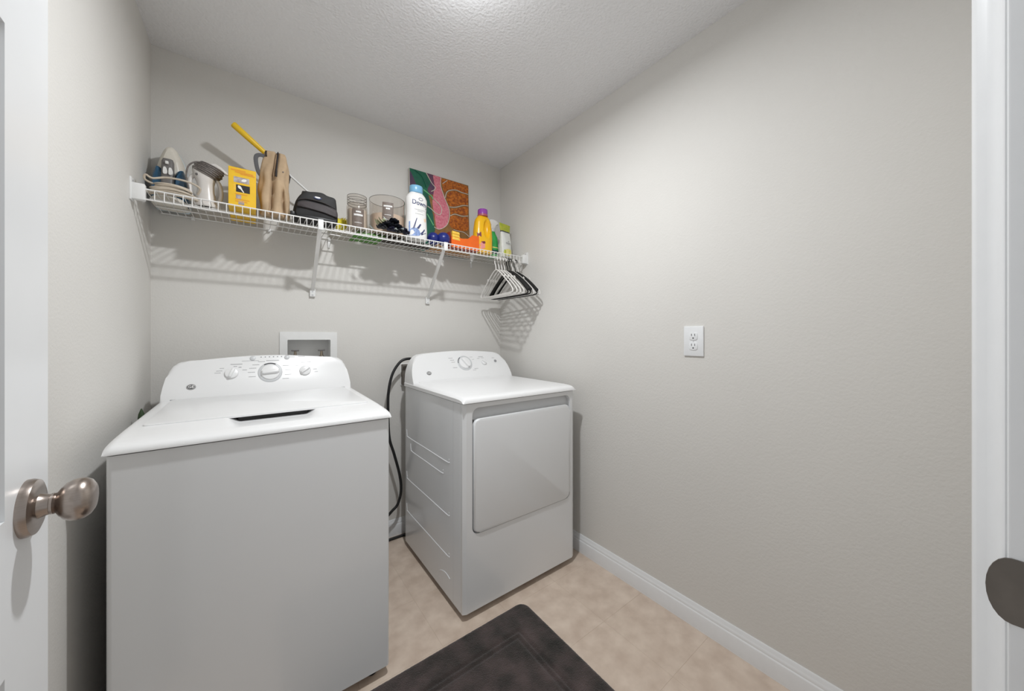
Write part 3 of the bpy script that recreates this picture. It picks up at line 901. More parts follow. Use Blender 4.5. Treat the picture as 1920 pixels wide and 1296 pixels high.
for k in range(7):
    M = T_(SXc - 0.004 + 0.004 * k, SYc, Z0 + 0.136 + 0.0062 * k) @ Matrix.Rotation(R(26 - k), 4, 'Y') @ Matrix.Rotation(R(6), 4, 'X')
    rr = 0.044 - 0.0018 * abs(k - 2.5) + 0.002 * (k % 2)
    add_tube(bm, [M @ Vector((rr * math.cos(R(a)), 0.95 * rr * math.sin(R(a)), 0)) for a in range(0, 360, 15)], 0.0036, 7, closed=True)
obj('wound_cord', bm, 'cord_brown', st)
obj('cord_loop', add_tube(B(), arc_smooth([(-0.155, 1.90, Z0 + 0.178), (-0.185, 1.895, Z0 + 0.176), (-0.207, 1.89, Z0 + 0.150), (-0.213, 1.89, Z0 + 0.105), (-0.206, 1.89, Z0 + 0.06)], 5), 0.003, 7), 'cord_brown', st)
obj('nozzle', add_tube(B(), [(-0.150, 1.925, Z0 + 0.180), (-0.128, 1.925, Z0 + 0.184), (-0.112, 1.925, Z0 + 0.176), (-0.092, 1.925, Z0 + 0.164), (-0.086, 1.925, Z0 + 0.160)], [0.010, 0.013, 0.012, 0.0065, 0.004], 12), 'steamer_white', st)
obj('vent', lathe([(0.006, 0), (0.005, 0.002), (0, 0.002)], T_(SXc - 0.026, SYc - 0.028, Z0 + 0.125) @ Matrix.Rotation(R(90), 4, 'X') @ Matrix.Rotation(R(-35), 4, 'Y'), 14), 'iron_grey', st)

# --- yellow carton
yb = thing('yellow_carton', 'tall yellow carton with two printed picture panels', 'box', (-0.036, 1.975, Z0))
obj('carton', box(-0.0800, 0.0112, 1.820, 2.046, Z0, 1.894, bev=0.0012, seg=1), 'box_yellow', yb, smooth=False)
def panel(x0, x1, z0, z1, y, m, name, parent, t=0.0004):
    return obj(name, box(x0, x1, y - t, y, z0, z1), m, parent, smooth=False)
Y_ = 1.82
pp = panel(-0.0629, -0.0116, 1.8321, 1.8555, Y_, 'photo_grey', 'printed_picture', yb)
panel(-0.0629, -0.0553, 1.8012, 1.8238, Y_, 'sheet_yellow', 'printed_picture', yb)
pb = panel(-0.0553, -0.0097, 1.7937, 1.8238, Y_, 'photo_black', 'printed_picture', yb)
obj('printed_tool', add_prism(B(), smooth2([(-0.0496, 1.8188), (-0.0439, 1.8204), (-0.0382, 1.8154), (-0.0344, 1.8054), (-0.0287, 1.7953), (-0.0325, 1.7953), (-0.0401, 1.8054), (-0.0477, 1.8104)], 3), lambda x, z: (x, Y_ - 0.0007, z), lambda x, z: (x, Y_ - 0.0004, z)), 'print_white', pb)
obj('printed_tool', add_prism(B(), smooth2([(-0.0382, 1.8405), (-0.0287, 1.8388), (-0.0211, 1.8438), (-0.023, 1.8505), (-0.0325, 1.8489)], 3), lambda x, z: (x, Y_ - 0.0007, z), lambda x, z: (x, Y_ - 0.0004, z)), 'print_white', pp)
def yM(x, z, off=0):
    m = Matrix(((1, 0, 0), (0, 0, -1), (0, 1, 0))).to_4x4()
    m.translation = Vector((x, Y_ - 0.0002 - off, z))
    return m
dashes(yM, [(-0.0477, 1.8823, 0.024, 0.003), (-0.0287, 1.8748, 0.030, 0.003), (-0.0173, 1.8689, 0.024, 0.0022), (-0.0382, 1.7853, 0.020, 0.002), (-0.0344, 1.7636, 0.024, 0.002), (-0.0382, 1.7552, 0.02, 0.0018)], yb, 'box_orange')
panel(-0.0553, -0.0382, 1.7652, 1.782, Y_, 'photo_grey', 'printed_picture', yb)
panel(-0.0477, -0.0287, 1.7427, 1.7586, Y_, 'photo_grey', 'printed_picture', yb)
obj('flap_gap', box(-0.078, 0.009, 1.8215, 1.8230, 1.8935, 1.8945), 'dark', yb, smooth=False)

# --- tan canvas bag
tb = thing('tan_bag', 'tall slumped tan canvas bag with dark zips beside the yellow carton', 'bag', (0.075, 1.88, Z0))
def tan_ring(z, xc, a, b, yc):
    def fn(x, y, t, zz):
        k = 1 + 0.05 * math.sin(3 * t + zz * 40) + 0.04 * math.sin(7 * t - zz * 25)
        # deep fold down the front
        fx = x / max(a, 1e-4)
        fold = math.exp(-((fx + 0.10 - 1.6 * (zz - 1.88)) / 0.13) ** 2) * (1 if y < 0 else 0)
        fold2 = math.exp(-((fx - 0.55 + 1.2 * (zz - 1.80)) / 0.10) ** 2) * (1 if y < 0 else 0) * (1 - sstep(1.83, 1.88, zz))
        return x * k, y * k + 0.030 * fold + 0.022 * fold2
    return ring(xc, yc, z, a, b, 72, 2.6, 0, fn)
TB = [(Z0, 0.082, 0.050, 0.040, 1.872), (Z0 + 0.006, 0.079, 0.054, 0.045, 1.872), (1.760, 0.080, 0.054, 0.047, 1.872), (1.80, 0.078, 0.055, 0.047, 1.874), (1.84, 0.077, 0.056, 0.045, 1.876), (1.875, 0.077, 0.055, 0.043, 1.878),
      (1.91, 0.075, 0.055, 0.040, 1.880), (1.95, 0.080, 0.050, 0.036, 1.880), (1.98, 0.082, 0.046, 0.031, 1.880), (2.005, 0.083, 0.042, 0.026, 1.880), (2.018, 0.083, 0.038, 0.018, 1.880), (2.021, 0.083, 0.028, 0.010, 1.880)]
bm = B()
rings_ = []
for (a, b) in zip(TB, TB[1:]):
    for k in range(4):
        t = k / 4
        q = [a[i] + (b[i] - a[i]) * t for i in range(5)]
        rings_.append(tan_ring(*q))
rings_.append(tan_ring(*TB[-1]))
add_loft(bm, rings_)
obj('canvas_body', bm, 'tan_canvas', tb, ang=70)
obj('zip', add_tube(B(), arc_smooth([(0.090, 1.862, 2.020), (0.089, 1.846, 2.005), (0.086, 1.838, 1.97), (0.083, 1.834, 1.93), (0.081, 1.836, 1.900)], 5), [0.0018] * 4 + [0.0035] * 12 + [0.0045] * 5, 8), 'zip_black', tb)
obj('zip', add_tube(B(), arc_smooth([(0.047, 1.868, 2.014), (0.046, 1.858, 2.000), (0.047, 1.852, 1.985)], 4), 0.003, 8), 'zip_black', tb)
obj('strap', add_tube(B(), arc_smooth([(0.046, 1.862, 1.985), (0.026, 1.858, 1.986), (0.012, 1.856, 1.975), (0.011, 1.856, 1.95), (0.018, 1.860, 1.915), (0.028, 1.866, 1.90)], 5), 0.008, 8, flat=0.3), 'strap_grey', tb)
obj('side_tab', add_prism(B(), [(0.128, 1.945), (0.139, 1.925), (0.134, 1.895), (0.127, 1.90)], lambda x, z: (x, 1.868, z), lambda x, z: (x, 1.873, z)), 'zip_black', tb)
obj('rivet', lathe([(0.003, 0), (0.002, 0.002), (0, 0.002)], T_(0.108, 1.8445, 1.930) @ Matrix.Rotation(R(90), 4, 'X'), 10), 'iron_grey', tb)

# --- duster: yellow handle, white rod, fluffy head
du = thing('feather_duster', 'duster with a yellow handle and white rod leaning behind the bags', 'duster', (0.37, 1.985, Z0))
pA, pB_, pC, pD = Vector((-0.070, 1.920, 2.117)), Vector((0.052, 1.942, 2.016)), Vector((0.2245, 1.980, 1.912)), Vector((0.356, 2.000, 1.822))
pB_ = pA + (pC - pA) * 0.42
obj('grip', add_tube(B(), [pA, pA + (pB_ - pA) * 0.03, pA + (pB_ - pA) * 0.5, pB_], [0.010, 0.0135, 0.0125, 0.010], 12), 'duster_yellow', du)
obj('rod', add_tube(B(), [pB_ - (pB_ - pA) * 0.02, pC, pD], 0.0048, 10), 'rod_white', du)
bm = B()
rnd = random.Random(11)
for k in range(150):
    c = Vector((0.372, 2.006, 1.796)) + Vector((rnd.uniform(-0.03, 0.03), rnd.uniform(-0.018, 0.018), rnd.uniform(-0.02, 0.02)))
    d = (c - Vector((0.372, 2.006, 1.782))).normalized()
    e = c + d * rnd.uniform(0.006, 0.013)
    if e.z < Z0 + 0.003:
        e.z = Z0 + 0.003
    add_tube(bm, [c - d * 0.012, e], [0.0034, 0.0008], 5)
add_lathe(bm, [(0.0, -0.030), (0.020, -0.026), (0.030, 0.0), (0.022, 0.022), (0.0, 0.028)], T_(0.372, 2.006, 1.790), 14)
obj('fluffy_head', bm, 'duster_fluff', du)

# --- black waist pack
bp = thing('black_pack', 'black fabric pouch bag lying on the shelf beside the tan bag', 'bag', (0.235, 1.91, Z0))
outl = smooth2([(0.148, 1.752), (0.150, 1.785), (0.158, 1.822), (0.176, 1.852), (0.205, 1.868), (0.258, 1.877), (0.286, 1.868), (0.318, 1.862), (0.325, 1.835), (0.328, 1.795), (0.331, 1.762), (0.320, 1.740), (0.24, 1.733), (0.165, 1.736)], 4)
def pack_ring(k, y):
    cx, cz = 0.24, 1.79
    return [Vector((cx + (x - cx) * k, y, max(Z0 + 0.0005, cz + (z - cz) * k))) for x, z in outl]
obj('pouch', add_loft(B(), [pack_ring(0.72, 1.826), pack_ring(0.90, 1.831), pack_ring(0.97, 1.842), pack_ring(1.0, 1.870), pack_ring(1.0, 1.925), pack_ring(0.95, 1.952), pack_ring(0.80, 1.962)]), 'pouch_black', bp)
obj('front_pocket', add_loft(B(), [[Vector((0.243 + (x - 0.243) * k, y, 1.795 + (z - 1.795) * k)) for x, z in smooth2([(0.160, 1.785), (0.166, 1.806), (0.20, 1.815), (0.26, 1.812), (0.30, 1.804), (0.322, 1.797), (0.326, 1.768), (0.316, 1.764), (0.27, 1.774), (0.20, 1.782)], 4)] for k, y in ((0.88, 1.8175), (0.97, 1.820), (1.0, 1.828), (1.0, 1.850))]), 'pouch_brown', bp)
obj('zip', add_tube(B(), arc_smooth([(0.162, 1.829, 1.815), (0.20, 1.822, 1.825), (0.26, 1.821, 1.822), (0.315, 1.830, 1.808)], 5), 0.0028, 7), 'zip_black', bp)
obj('top_flap', add_loft(B(), [[Vector((x, y + d, z)) for y, z in ((1.829, 1.832), (1.840, 1.860), (1.870, 1.878), (1.930, 1.880), (1.930, 1.876), (1.872, 1.873), (1.845, 1.856), (1.834, 1.832))] for x, d in ((0.185, 0.01), (0.20, 0.0), (0.27, 0.0), (0.283, 0.01))]), 'pouch_black', bp)
lg = obj('logo_patch', lathe([(0.015, 0), (0.015, 0.002), (0, 0.0022)], T_(0.241, 1.8275, 1.842) @ Matrix.Rotation(R(72), 4, 'X') @ Matrix.Diagonal((1.15, 0.7, 1, 1)), 20), 'logo_navy', bp)
obj('logo_mark', lathe([(0.010, 0.002), (0.010, 0.0026), (0, 0.0027)], T_(0.241, 1.8275, 1.842) @ Matrix.Rotation(R(72), 4, 'X') @ Matrix.Diagonal((1.15, 0.45, 1, 1)), 16), 'print_white', lg)
obj('buckle', box(0.134, 0.152, 1.835, 1.85, 1.744, 1.764, bev=0.004), 'rubber_black', bp)
obj('belt_strap', add_tube(B(), arc_smooth([(0.150, 1.842, 1.752), (0.19, 1.826, 1.745), (0.26, 1.820, 1.744), (0.318, 1.830, 1.746)], 5), 0.0085, 8, flat=0.35), 'rubber_black', bp)

# --- flat green folder under the jars
tag(obj('green_folder', box(0.425, 0.570, 1.895, 2.075, Z0, Z0 + 0.005, bev=0.001), 'flat_green', origin=(0.50, 1.985, Z0)), 'flat green folder lying under the glass jars', 'folder')
tag(obj('brown_shade_sheet', box(0.574, 0.860, 1.895, 2.030, Z0, Z0 + 0.005, bev=0.001), 'flat_brown', origin=(0.717, 1.96, Z0)), 'flat dark brown sheet, partly painted shade, lying behind the white scent bottle', 'folder')  # added flat sheet; its dark colour is partly the shade under the shelf items
ZJ = Z0 + 0.0055
def jar_label(parent, cx, cy, r, a0, a1, z0, z1, m='label_brown', marks=()):
    bm = B()
    n = 12
    A = [[bm.verts.new((cx + (r + d) * math.cos(R(a0 + (a1 - a0) * i / n)), cy + (r + d) * math.sin(R(a0 + (a1 - a0) * i / n)), z)) for i in range(n + 1)] for d, z in ((0.0004, z0), (0.0004, z1))]
    for i in range(n):
        bm.faces.new((A[0][i], A[0][i + 1], A[1][i + 1], A[1][i]))
    o = obj('label', bm, m, parent)
    bm = B()
    rr = random.Random(int(r * 1e4))
    for zz, hh, f0, f1 in marks:
        a = a0 + (a1 - a0) * f0
        ae = a0 + (a1 - a0) * f1
        while a < ae:
            w_ = rr.uniform(2.0, 4.5)
            q = [(a, zz - hh), (min(a + w_ * 0.8, ae), zz - hh), (min(a + w_ * 0.8, ae), zz + hh), (a, zz + hh)]
            bm.faces.new([bm.verts.new((cx + (r + 0.0008) * math.cos(R(t)), cy + (r + 0.0008) * math.sin(R(t)), z)) for t, z in q])
            a += w_
    if marks:
        obj('label_print', bm, 'print_white', o, smooth=False)['kind'] = 'stuff'
    return o
# --- small jar candle with a ribbed glass lid
j1 = thing('jar_candle', 'small glass jar candle with a ribbed glass lid and brown label', 'candle', (0.4300, 1.905, ZJ))
cx, cy, r = 0.4300, 1.905, 0.0505
obj('glass_jar', lathe([(r * 0.86, 0), (r, 0.006), (r, 0.118), (r * 0.97, 0.128), (r * 0.88, 0.134), (r * 0.88, 0.140), (r * 0.83, 0.140), (r * 0.83, 0.130), (r * 0.92, 0.118), (r * 0.92, 0.010), (r * 0.80, 0.008)], T_(cx, cy, ZJ), 40), 'glass', j1)
obj('wax', lathe([(r * 0.91, 0.0105), (r * 0.915, 0.108), (0, 0.108)], T_(cx, cy, ZJ), 32), 'wax_pale', j1)
obj('glass_lid', lathe([(r * 0.80, 0.136), (r * 0.92, 0.142), (r * 0.95, 0.148), (r * 0.90, 0.154), (r * 0.95, 0.160), (r * 0.90, 0.166), (r * 0.95, 0.172), (r * 0.92, 0.179), (r * 0.80, 0.182), (r * 0.6, 0.180), (0, 0.179)], T_(cx, cy, ZJ), 40), 'glass', j1)
for zz in (0.139, 0.154, 0.166, 0.180):
    obj('lid_rib', add_tube(B(), [(cx + r * 0.90 * math.cos(R(a)), cy + r * 0.90 * math.sin(R(a)), ZJ + zz) for a in range(0, 360, 8)], 0.0013, 6, closed=True), 'rim_glass', j1)
jar_label(j1, cx, cy, r, 232, 296, ZJ + 0.010, ZJ + 0.106, marks=((ZJ + 0.090, 0.0035, 0.30, 0.72), (ZJ + 0.074, 0.0045, 0.14, 0.88), (ZJ + 0.035, 0.0012, 0.2, 0.8)))
# --- large open jar candle
j2 = thing('jar_candle', 'large wide clear glass jar candle with a brown label', 'candle', (0.60, 1.957, Z0))
cx, cy, r = 0.5910, 1.930, 0.0930
j2.location = (cx, cy, ZJ)
ORG[j2.name] = Vector((cx, cy, ZJ))
Zb = ZJ
obj('glass_jar', lathe([(r * 0.92, 0), (r, 0.008), (r, 0.200), (r * 0.985, 0.204), (r * 0.965, 0.200), (r * 0.955, 0.012), (r * 0.85, 0.009)], T_(cx, cy, Zb), 56), 'glass', j2)
obj('wax', lathe([(r * 0.95, 0.0125), (r * 0.952, 0.112), (0, 0.110)], T_(cx, cy, Zb), 48), 'wax_cream', j2)
jar_label(j2, cx, cy, r, 238, 272, ZJ + 0.060, ZJ + 0.166, marks=((ZJ + 0.146, 0.004, 0.12, 0.9), (ZJ + 0.133, 0.004, 0.32, 0.68), (ZJ + 0.10, 0.0012, 0.2, 0.8)))
for a in (90, 210, 330):
    obj('wick', add_tube(B(), [(cx + 0.035 * math.cos(R(a)), cy + 0.035 * math.sin(R(a)), Zb + 0.108), (cx + 0.036 * math.cos(R(a)), cy + 0.035 * math.sin(R(a)), Zb + 0.124)], 0.0012, 6), 'cord_cream', j2)
obj('rim', add_tube(B(), [(cx + r * 0.982 * math.cos(R(a)), cy + r * 0.982 * math.sin(R(a)), Zb + 0.2035) for a in range(0, 360, 6)], 0.0014, 6, closed=True), 'rim_glass', j2)
# --- cluster of dark fabric flowers
fg = thing('fabric_flowers', 'cluster of dark navy fabric flowers lying in front of the large jar', 'flowers', (0.575, 1.825, Z0))
rnd = random.Random(21)
def petal(bm, c, ax, tilt, L, W):
    u = Vector((math.cos(ax), math.sin(ax), 0))
    v = Vector((-math.sin(ax), math.cos(ax), 0))
    up = Vector((0, 0, 1))
    d = u * math.cos(tilt) + up * math.sin(tilt)
    nn = v.cross(d).normalized()
    rows = []
    for i in range(5):
        t = i / 4
        hw = W * math.sin(math.pi * (0.12 + 0.80 * t)) * 0.5
        p = c + d * (L * t) - nn * (0.22 * L * t * t)
        rows.append([p - v * hw + nn * hw * 0.25, p, p + v * hw + nn * hw * 0.25])
    for side in (0.0, 0.0009):
        V = [[bm.verts.new(Vector((q.x, q.y, max(q.z, Z0 + 0.0006))) - nn * side) for q in rw_] for rw_ in rows]
        for a, b in zip(V, V[1:]):
            for k in range(2):
                bm.faces.new((a[k], a[k + 1], b[k + 1], b[k]))
for fx, fy, fz, m, s in ((0.525, 1.805, 0.018, 'petal_black', 0.030), (0.556, 1.803, 0.034, 'petal_black', 0.033), (0.585, 1.809, 0.058, 'petal_black', 0.032), (0.604, 1.805, 0.034, 'petal_black', 0.031), (0.572, 1.799, 0.014, 'petal_navy', 0.028), (0.632, 1.805, 0.022, 'petal_navy', 0.028), (0.650, 1.807, 0.012, 'petal_navy', 0.024), (0.608, 1.801, 0.012, 'petal_black', 0.026)):
    bm = B()
    for lay in range(3):
        for k in range(6):
            petal(bm, Vector((fx, fy - 0.003, Z0 + fz)), 2 * math.pi * (k + 0.4 * lay) / 6 + rnd.uniform(-.2, .2), R(8 + 30 * lay) + rnd.uniform(-.15, .15), s * (1 - 0.18 * lay), s * 1.15)
    add_lathe(bm, [(0.0, -0.006), (0.005, 0), (0.0, 0.010)], T_(fx, fy, Z0 + fz), 8)
    obj('flower', bm, m, fg)
for lx, ly, lz, a, tl, m in ((0.535, 1.811, 0.05, 175, 35, 'leaf_pale'), (0.528, 1.807, 0.040, 200, 15, 'leaf_pale'), (0.560, 1.808, 0.066, 130, 25, 'petal_white'), (0.512, 1.803, 0.03, 190, 40, 'leaf_pale'), (0.488, 1.801, 0.004, 180, 30, 'petal_white'), (0.592, 1.795, 0.020, 255, -12, 'petal_white'), (0.618, 1.795, 0.026, 275, -10, 'petal_white'), (0.540, 1.83, 0.062, 60, 40, 'leaf_pale')):
    bm = B()
    petal(bm, Vector((lx, ly, Z0 + lz)), R(a), R(tl), 0.034, 0.018)
    obj('leaf', bm, m, fg)

# --- white bottle with blue cap
db = thing('laundry_bottle', 'tall white laundry scent bottle with light blue cap and lavender print', 'bottle', (0.722, 1.846, Z0))
bx, by = 0.722, 1.846
def brad(z):
    return lerp_tab([(0, 0.054), (0.006, 0.059), (0.05, 0.060), (0.12, 0.0560), (0.16, 0.0550), (0.20, 0.0590), (0.222, 0.0585), (0.240, 0.0500), (0.252, 0.0400), (0.258, 0.034)], z)
def bdep(z):
    return brad(z) * 0.66
zsB = [0, 0.003, 0.006, 0.02, 0.05, 0.085, 0.12, 0.14, 0.16, 0.18, 0.20, 0.212, 0.222, 0.232, 0.240, 0.247, 0.252, 0.258]
obj('bottle_body', add_loft(B(), [ring(bx, by, Z0 + z, brad(z), bdep(z), 40, 2.4) for z in zsB]), 'bottle_white', db)
obj('cap', lathe([(0.034, 0.256), (0.0365, 0.260), (0.0365, 0.290), (0.0345, 0.2945), (0, 0.2955)], T_(bx, by, Z0) @ Matrix.Diagonal((1, 0.86, 1, 1)), 36), 'cap_blue', db)
def on_bottle(v, z0, x0=0.0, off=0.0006):
    x = v.x + x0
    z = z0 + v.y
    a, b = brad(z), bdep(z)
    t = max(-0.98, min(0.98, x / a))
    y = -b * (1 - abs(t) ** 2.4) ** (1 / 2.4)
    return Vector((bx + x, by + y - off - v.z, Z0 + z))
obj('lettering', text_bm('Downy', 0.034, None, 0.0002, 0.0006, fn=lambda v: on_bottle(v, 0.192 - 0.10 * v.x, 0.010), sx=0.92), 'ink_navy', db, smooth=False)
def on_patch(pts, m, name, off=0.0007):
    bm = B()
    V = [bm.verts.new(on_bottle(Vector((x, 0, 0)), z, 0, off)) for x, z in pts]
    cz = sum(p[1] for p in pts) / len(pts)
    cxm = sum(p[0] for p in pts) / len(pts)
    c = bm.verts.new(on_bottle(Vector((cxm, 0, 0)), cz, 0, off + 0.0003))
    for i in range(len(V)):
        bm.faces.new((V[i], V[(i + 1) % len(V)], c))
    return obj(name, bm, m, db, smooth=False)
obj('crest', add_tube(B(), [on_bottle(Vector((0.012 + 0.012 * math.cos(R(a)), 0, 0)), 0.216 + 0.0075 * math.sin(R(a)), 0) for a in range(0, 360, 24)], 0.0011, 5, closed=True), 'ink_navy', db)
on_patch(smooth2([(-0.050, 0.016), (-0.020, 0.012), (0.008, 0.020), (0.004, 0.042), (-0.016, 0.056), (-0.040, 0.050)], 4), 'ink_lavender', 'printed_flower')
for pts in ([(-0.034, 0.050), (-0.012, 0.110), (-0.008, 0.112), (-0.024, 0.050)], [(-0.052, 0.030), (-0.050, 0.088), (-0.044, 0.090), (-0.044, 0.030)], [(-0.012, 0.055), (0.008, 0.082), (0.014, 0.078), (0.0, 0.052)], [(0.006, 0.026), (0.034, 0.058), (0.036, 0.050), (0.022, 0.030)], [(0.012, 0.026), (0.044, 0.040), (0.044, 0.036), (0.016, 0.020)]):
    on_patch(pts, 'ink_lavender' if pts[0][0] < -0.04 else 'ink_navy', 'printed_sprig', 0.0010)
on_patch([(0.030, 0.115), (0.046, 0.122), (0.046, 0.100), (0.034, 0.098)], 'ink_peach', 'printed_petal')
bm = B()
for zz, xa, xb in ((0.158, -0.022, 0.034), (0.150, -0.006, 0.022), (0.135, -0.018, 0.030)):
    x = xa
    while x < xb:
        q = [(x, zz - 0.0014), (x + 0.004, zz - 0.0014), (x + 0.004, zz + 0.0014), (x, zz + 0.0014)]
        bm.faces.new([bm.verts.new(on_bottle(Vector((a, 0, 0)), b, 0, 0.0006)) for a, b in q])
        x += 0.006
obj('printed_marks', bm, 'print_grey', db, smooth=False)['kind'] = 'stuff'

# --- abstract canvas leaning on the wall
cv = thing('abstract_canvas', 'abstract green, pink and orange glitter canvas leaning on the wall', 'painting', (0.975, 2.07, Z0))
CX0, CX1, CZ1 = 0.768, 1.182, 2.236
def cy_(z):
    return 2.050 + 0.024 * (z - Z0) / (CZ1 - Z0)
obj('canvas_panel', add_prism(B(), [(CX0, Z0), (CX1, Z0), (CX1, CZ1), (CX0, CZ1)], lambda x, z: (x, cy_(z), z), lambda x, z: (x, cy_(z) + 0.018, z), bev=0.0015), 'canvas_edge', cv, smooth=False)
LAY = [0]
def patch(pts, m, sm=True, n=4):
    LAY[0] += 1
    o_ = 0.0003 + 0.00025 * LAY[0]
    if sm:
        pts = smooth2(pts, n)
    pts = [(min(max(x, CX0 + 0.0015), CX1 - 0.0015), min(max(z, Z0 + 0.002), CZ1 - 0.0015)) for x, z in pts]
    bm = add_prism(B(), pts, lambda x, z: (x, cy_(z) - o_, z), lambda x, z: (x, cy_(z) - 0.0001, z))
    bmesh.ops.triangulate(bm, faces=[f for f in bm.faces if len(f.verts) > 4])
    return obj('paint_patch', bm, m, cv, smooth=False)
def pline(pts, m='paint_line', r_=0.0026):
    P = arc_smooth([(x, cy_(z) - 0.003, z) for x, z in pts], 5)
    return obj('paint_line', add_tube(B(), P, r_, 6), m, cv)
patch([(0.768, Z0 + 0.002), (1.182, Z0 + 0.002), (1.182, 2.236), (0.768, 2.236)], 'paint_olive', False)
patch([(0.768, 2.236), (0.873, 2.236), (0.907, 2.196), (0.890, 2.092), (0.918, 1.975), (0.930, 1.878), (0.90, 1.80), (0.86, Z0 + 0.002), (0.768, Z0 + 0.002)], 'paint_green', False)
patch([(0.768, 2.205), (0.785, 2.196), (0.800, 2.165), (0.812, 2.125), (0.80, 2.06), (0.768, 2.03)], 'paint_purple')
patch([(0.873, 2.236), (0.930, 2.236), (0.932, 2.162), (0.925, 2.112), (0.900, 2.105), (0.884, 2.130), (0.905, 2.19)], 'paint_mauve')
patch([(0.925, 2.236), (0.977, 2.236), (0.974, 2.174), (1.005, 2.095), (1.030, 2.025), (1.015, 1.935), (0.970, 1.890), (0.940, 1.894), (0.928, 1.976), (0.915, 2.048), (0.923, 2.111), (0.932, 2.163)], 'paint_pink')
for pts in ([(0.990, 2.228), (1.170, 2.225), (1.172, 2.180), (1.125, 2.178), (1.078, 2.182), (1.022, 2.160), (1.000, 2.140), (0.985, 2.19)], [(1.015, 2.100), (1.028, 2.146), (1.078, 2.168), (1.125, 2.164), (1.172, 2.160), (1.172, 2.100), (1.137, 2.092), (1.078, 2.068), (1.036, 2.060)],
            [(1.040, 2.042), (1.078, 2.050), (1.137, 2.075), (1.170, 2.080), (1.170, 2.030), (1.125, 2.018), (1.072, 2.020), (1.042, 2.004)], [(1.034, 1.985), (1.072, 2.002), (1.125, 2.000), (1.168, 2.010), (1.172, 1.93), (1.14, 1.912), (1.09, 1.910), (1.035, 1.925)]):
    patch(pts, 'paint_orange')
for L in ([(1.005, 2.106), (1.021, 2.151), (1.078, 2.176), (1.125, 2.172), (1.176, 2.171)], [(1.033, 2.051), (1.078, 2.059), (1.137, 2.085), (1.174, 2.090)], [(1.038, 1.993), (1.072, 2.011), (1.125, 2.009), (1.172, 2.020)], [(0.988, 2.195), (1.021, 2.225)],
          [(1.060, 1.905), (1.090, 1.902), (1.137, 1.901), (1.176, 1.879)], [(0.876, 2.233), (0.912, 2.178), (0.936, 2.156), (0.928, 2.137), (0.907, 2.122)], [(0.977, 2.230), (0.974, 2.174), (0.999, 2.104), (1.033, 2.020), (1.015, 1.932), (0.960, 1.888), (0.923, 1.896)],
          [(0.928, 2.077), (0.966, 2.046), (0.977, 2.018), (0.966, 1.985), (0.934, 1.988), (0.907, 2.007), (0.881, 2.021)]):
    pline(L)
pline([(0.855, 2.120), (0.907, 2.092), (0.918, 2.074)], 'paint_mint', 0.004)
pline([(0.876, 1.971), (0.907, 1.923), (0.918, 1.905)], 'paint_mint', 0.004)
pline([(0.800, 2.232), (0.850, 2.20), (0.875, 2.14)], 'paint_green', 0.003)

# --- two blue laundry balls
for x, y, r, lab in ((0.838, 1.880, 0.036, 'navy blue ball right beside the white bottle'), (0.892, 1.857, 0.038, 'navy blue ball standing beside the orange bin')):
    o = thing('laundry_ball', lab, 'ball', (x, y, Z0), 'blue laundry balls')
    obj('shell', lathe([(r * math.sin(R(a)), r - r * math.cos(R(a))) for a in range(3, 178, 7)], T_(x, y, Z0), 32), 'ball_blue', o)
    obj('seam', add_tube(B(), [(x + (r + 0.0002) * math.cos(R(a)), y + (r + 0.0002) * math.sin(R(a)), Z0 + r) for a in range(0, 360, 12)], 0.0010, 5, closed=True), 'ball_blue', o)

# --- orange open-front bin
ob = thing('orange_bin', 'open orange carton with a dipped front holding yellow sheets', 'carton', (1.03, 1.885, Z0))
bx0, bx1, by0, by1 = 0.938, 1.128, 1.846, 1.930
obj('front_panel', add_prism(B(), [(bx0, Z0), (bx1, Z0), (bx1, 1.822), (1.080, 1.822), (1.052, 1.796), (1.010, 1.789), (0.992, 1.790), (0.950, 1.790), (bx0, 1.79)], lambda x, z: (x, by0, z), lambda x, z: (x, by0 + 0.002, z)), 'bin_orange', ob, smooth=False)
obj('side_panel', add_prism(B(), [(by0 + 0.002, Z0), (by1, Z0), (by1, 1.826), (1.87, 1.826), (by0 + 0.002, 1.79)], lambda y, z: (bx0, y, z), lambda y, z: (bx0 + 0.002, y, z)), 'bin_red', ob, smooth=False)
obj('side_panel', box(bx1 - 0.002, bx1, by0 + 0.002, by1, Z0, 1.826), 'bin_orange', ob, smooth=False)
obj('back_panel', box(bx0 + 0.002, bx1 - 0.002, by1 - 0.002, by1, Z0, 1.800), 'bin_red', ob, smooth=False)
obj('bottom_panel', box(bx0 + 0.002, bx1 - 0.002, by0 + 0.002, by1 - 0.002, Z0, Z0 + 0.002), 'bin_red', ob, smooth=False)
for k in range(3):
    obj('yellow_sheet', add_prism(B(), [(0.944, 1.775 + 0.017 * k), (0.993 + 0.002 * (2 - k), 1.773 + 0.017 * k), (0.990, 1.788 + 0.017 * k), (0.944, 1.791 + 0.017 * k)], lambda x, z: (x, by0 - 0.0014 - 0.0004 * k, z), lambda x, z: (x, by0 + 0.012, z), bev=0.002), 'sheet_yellow', ob)

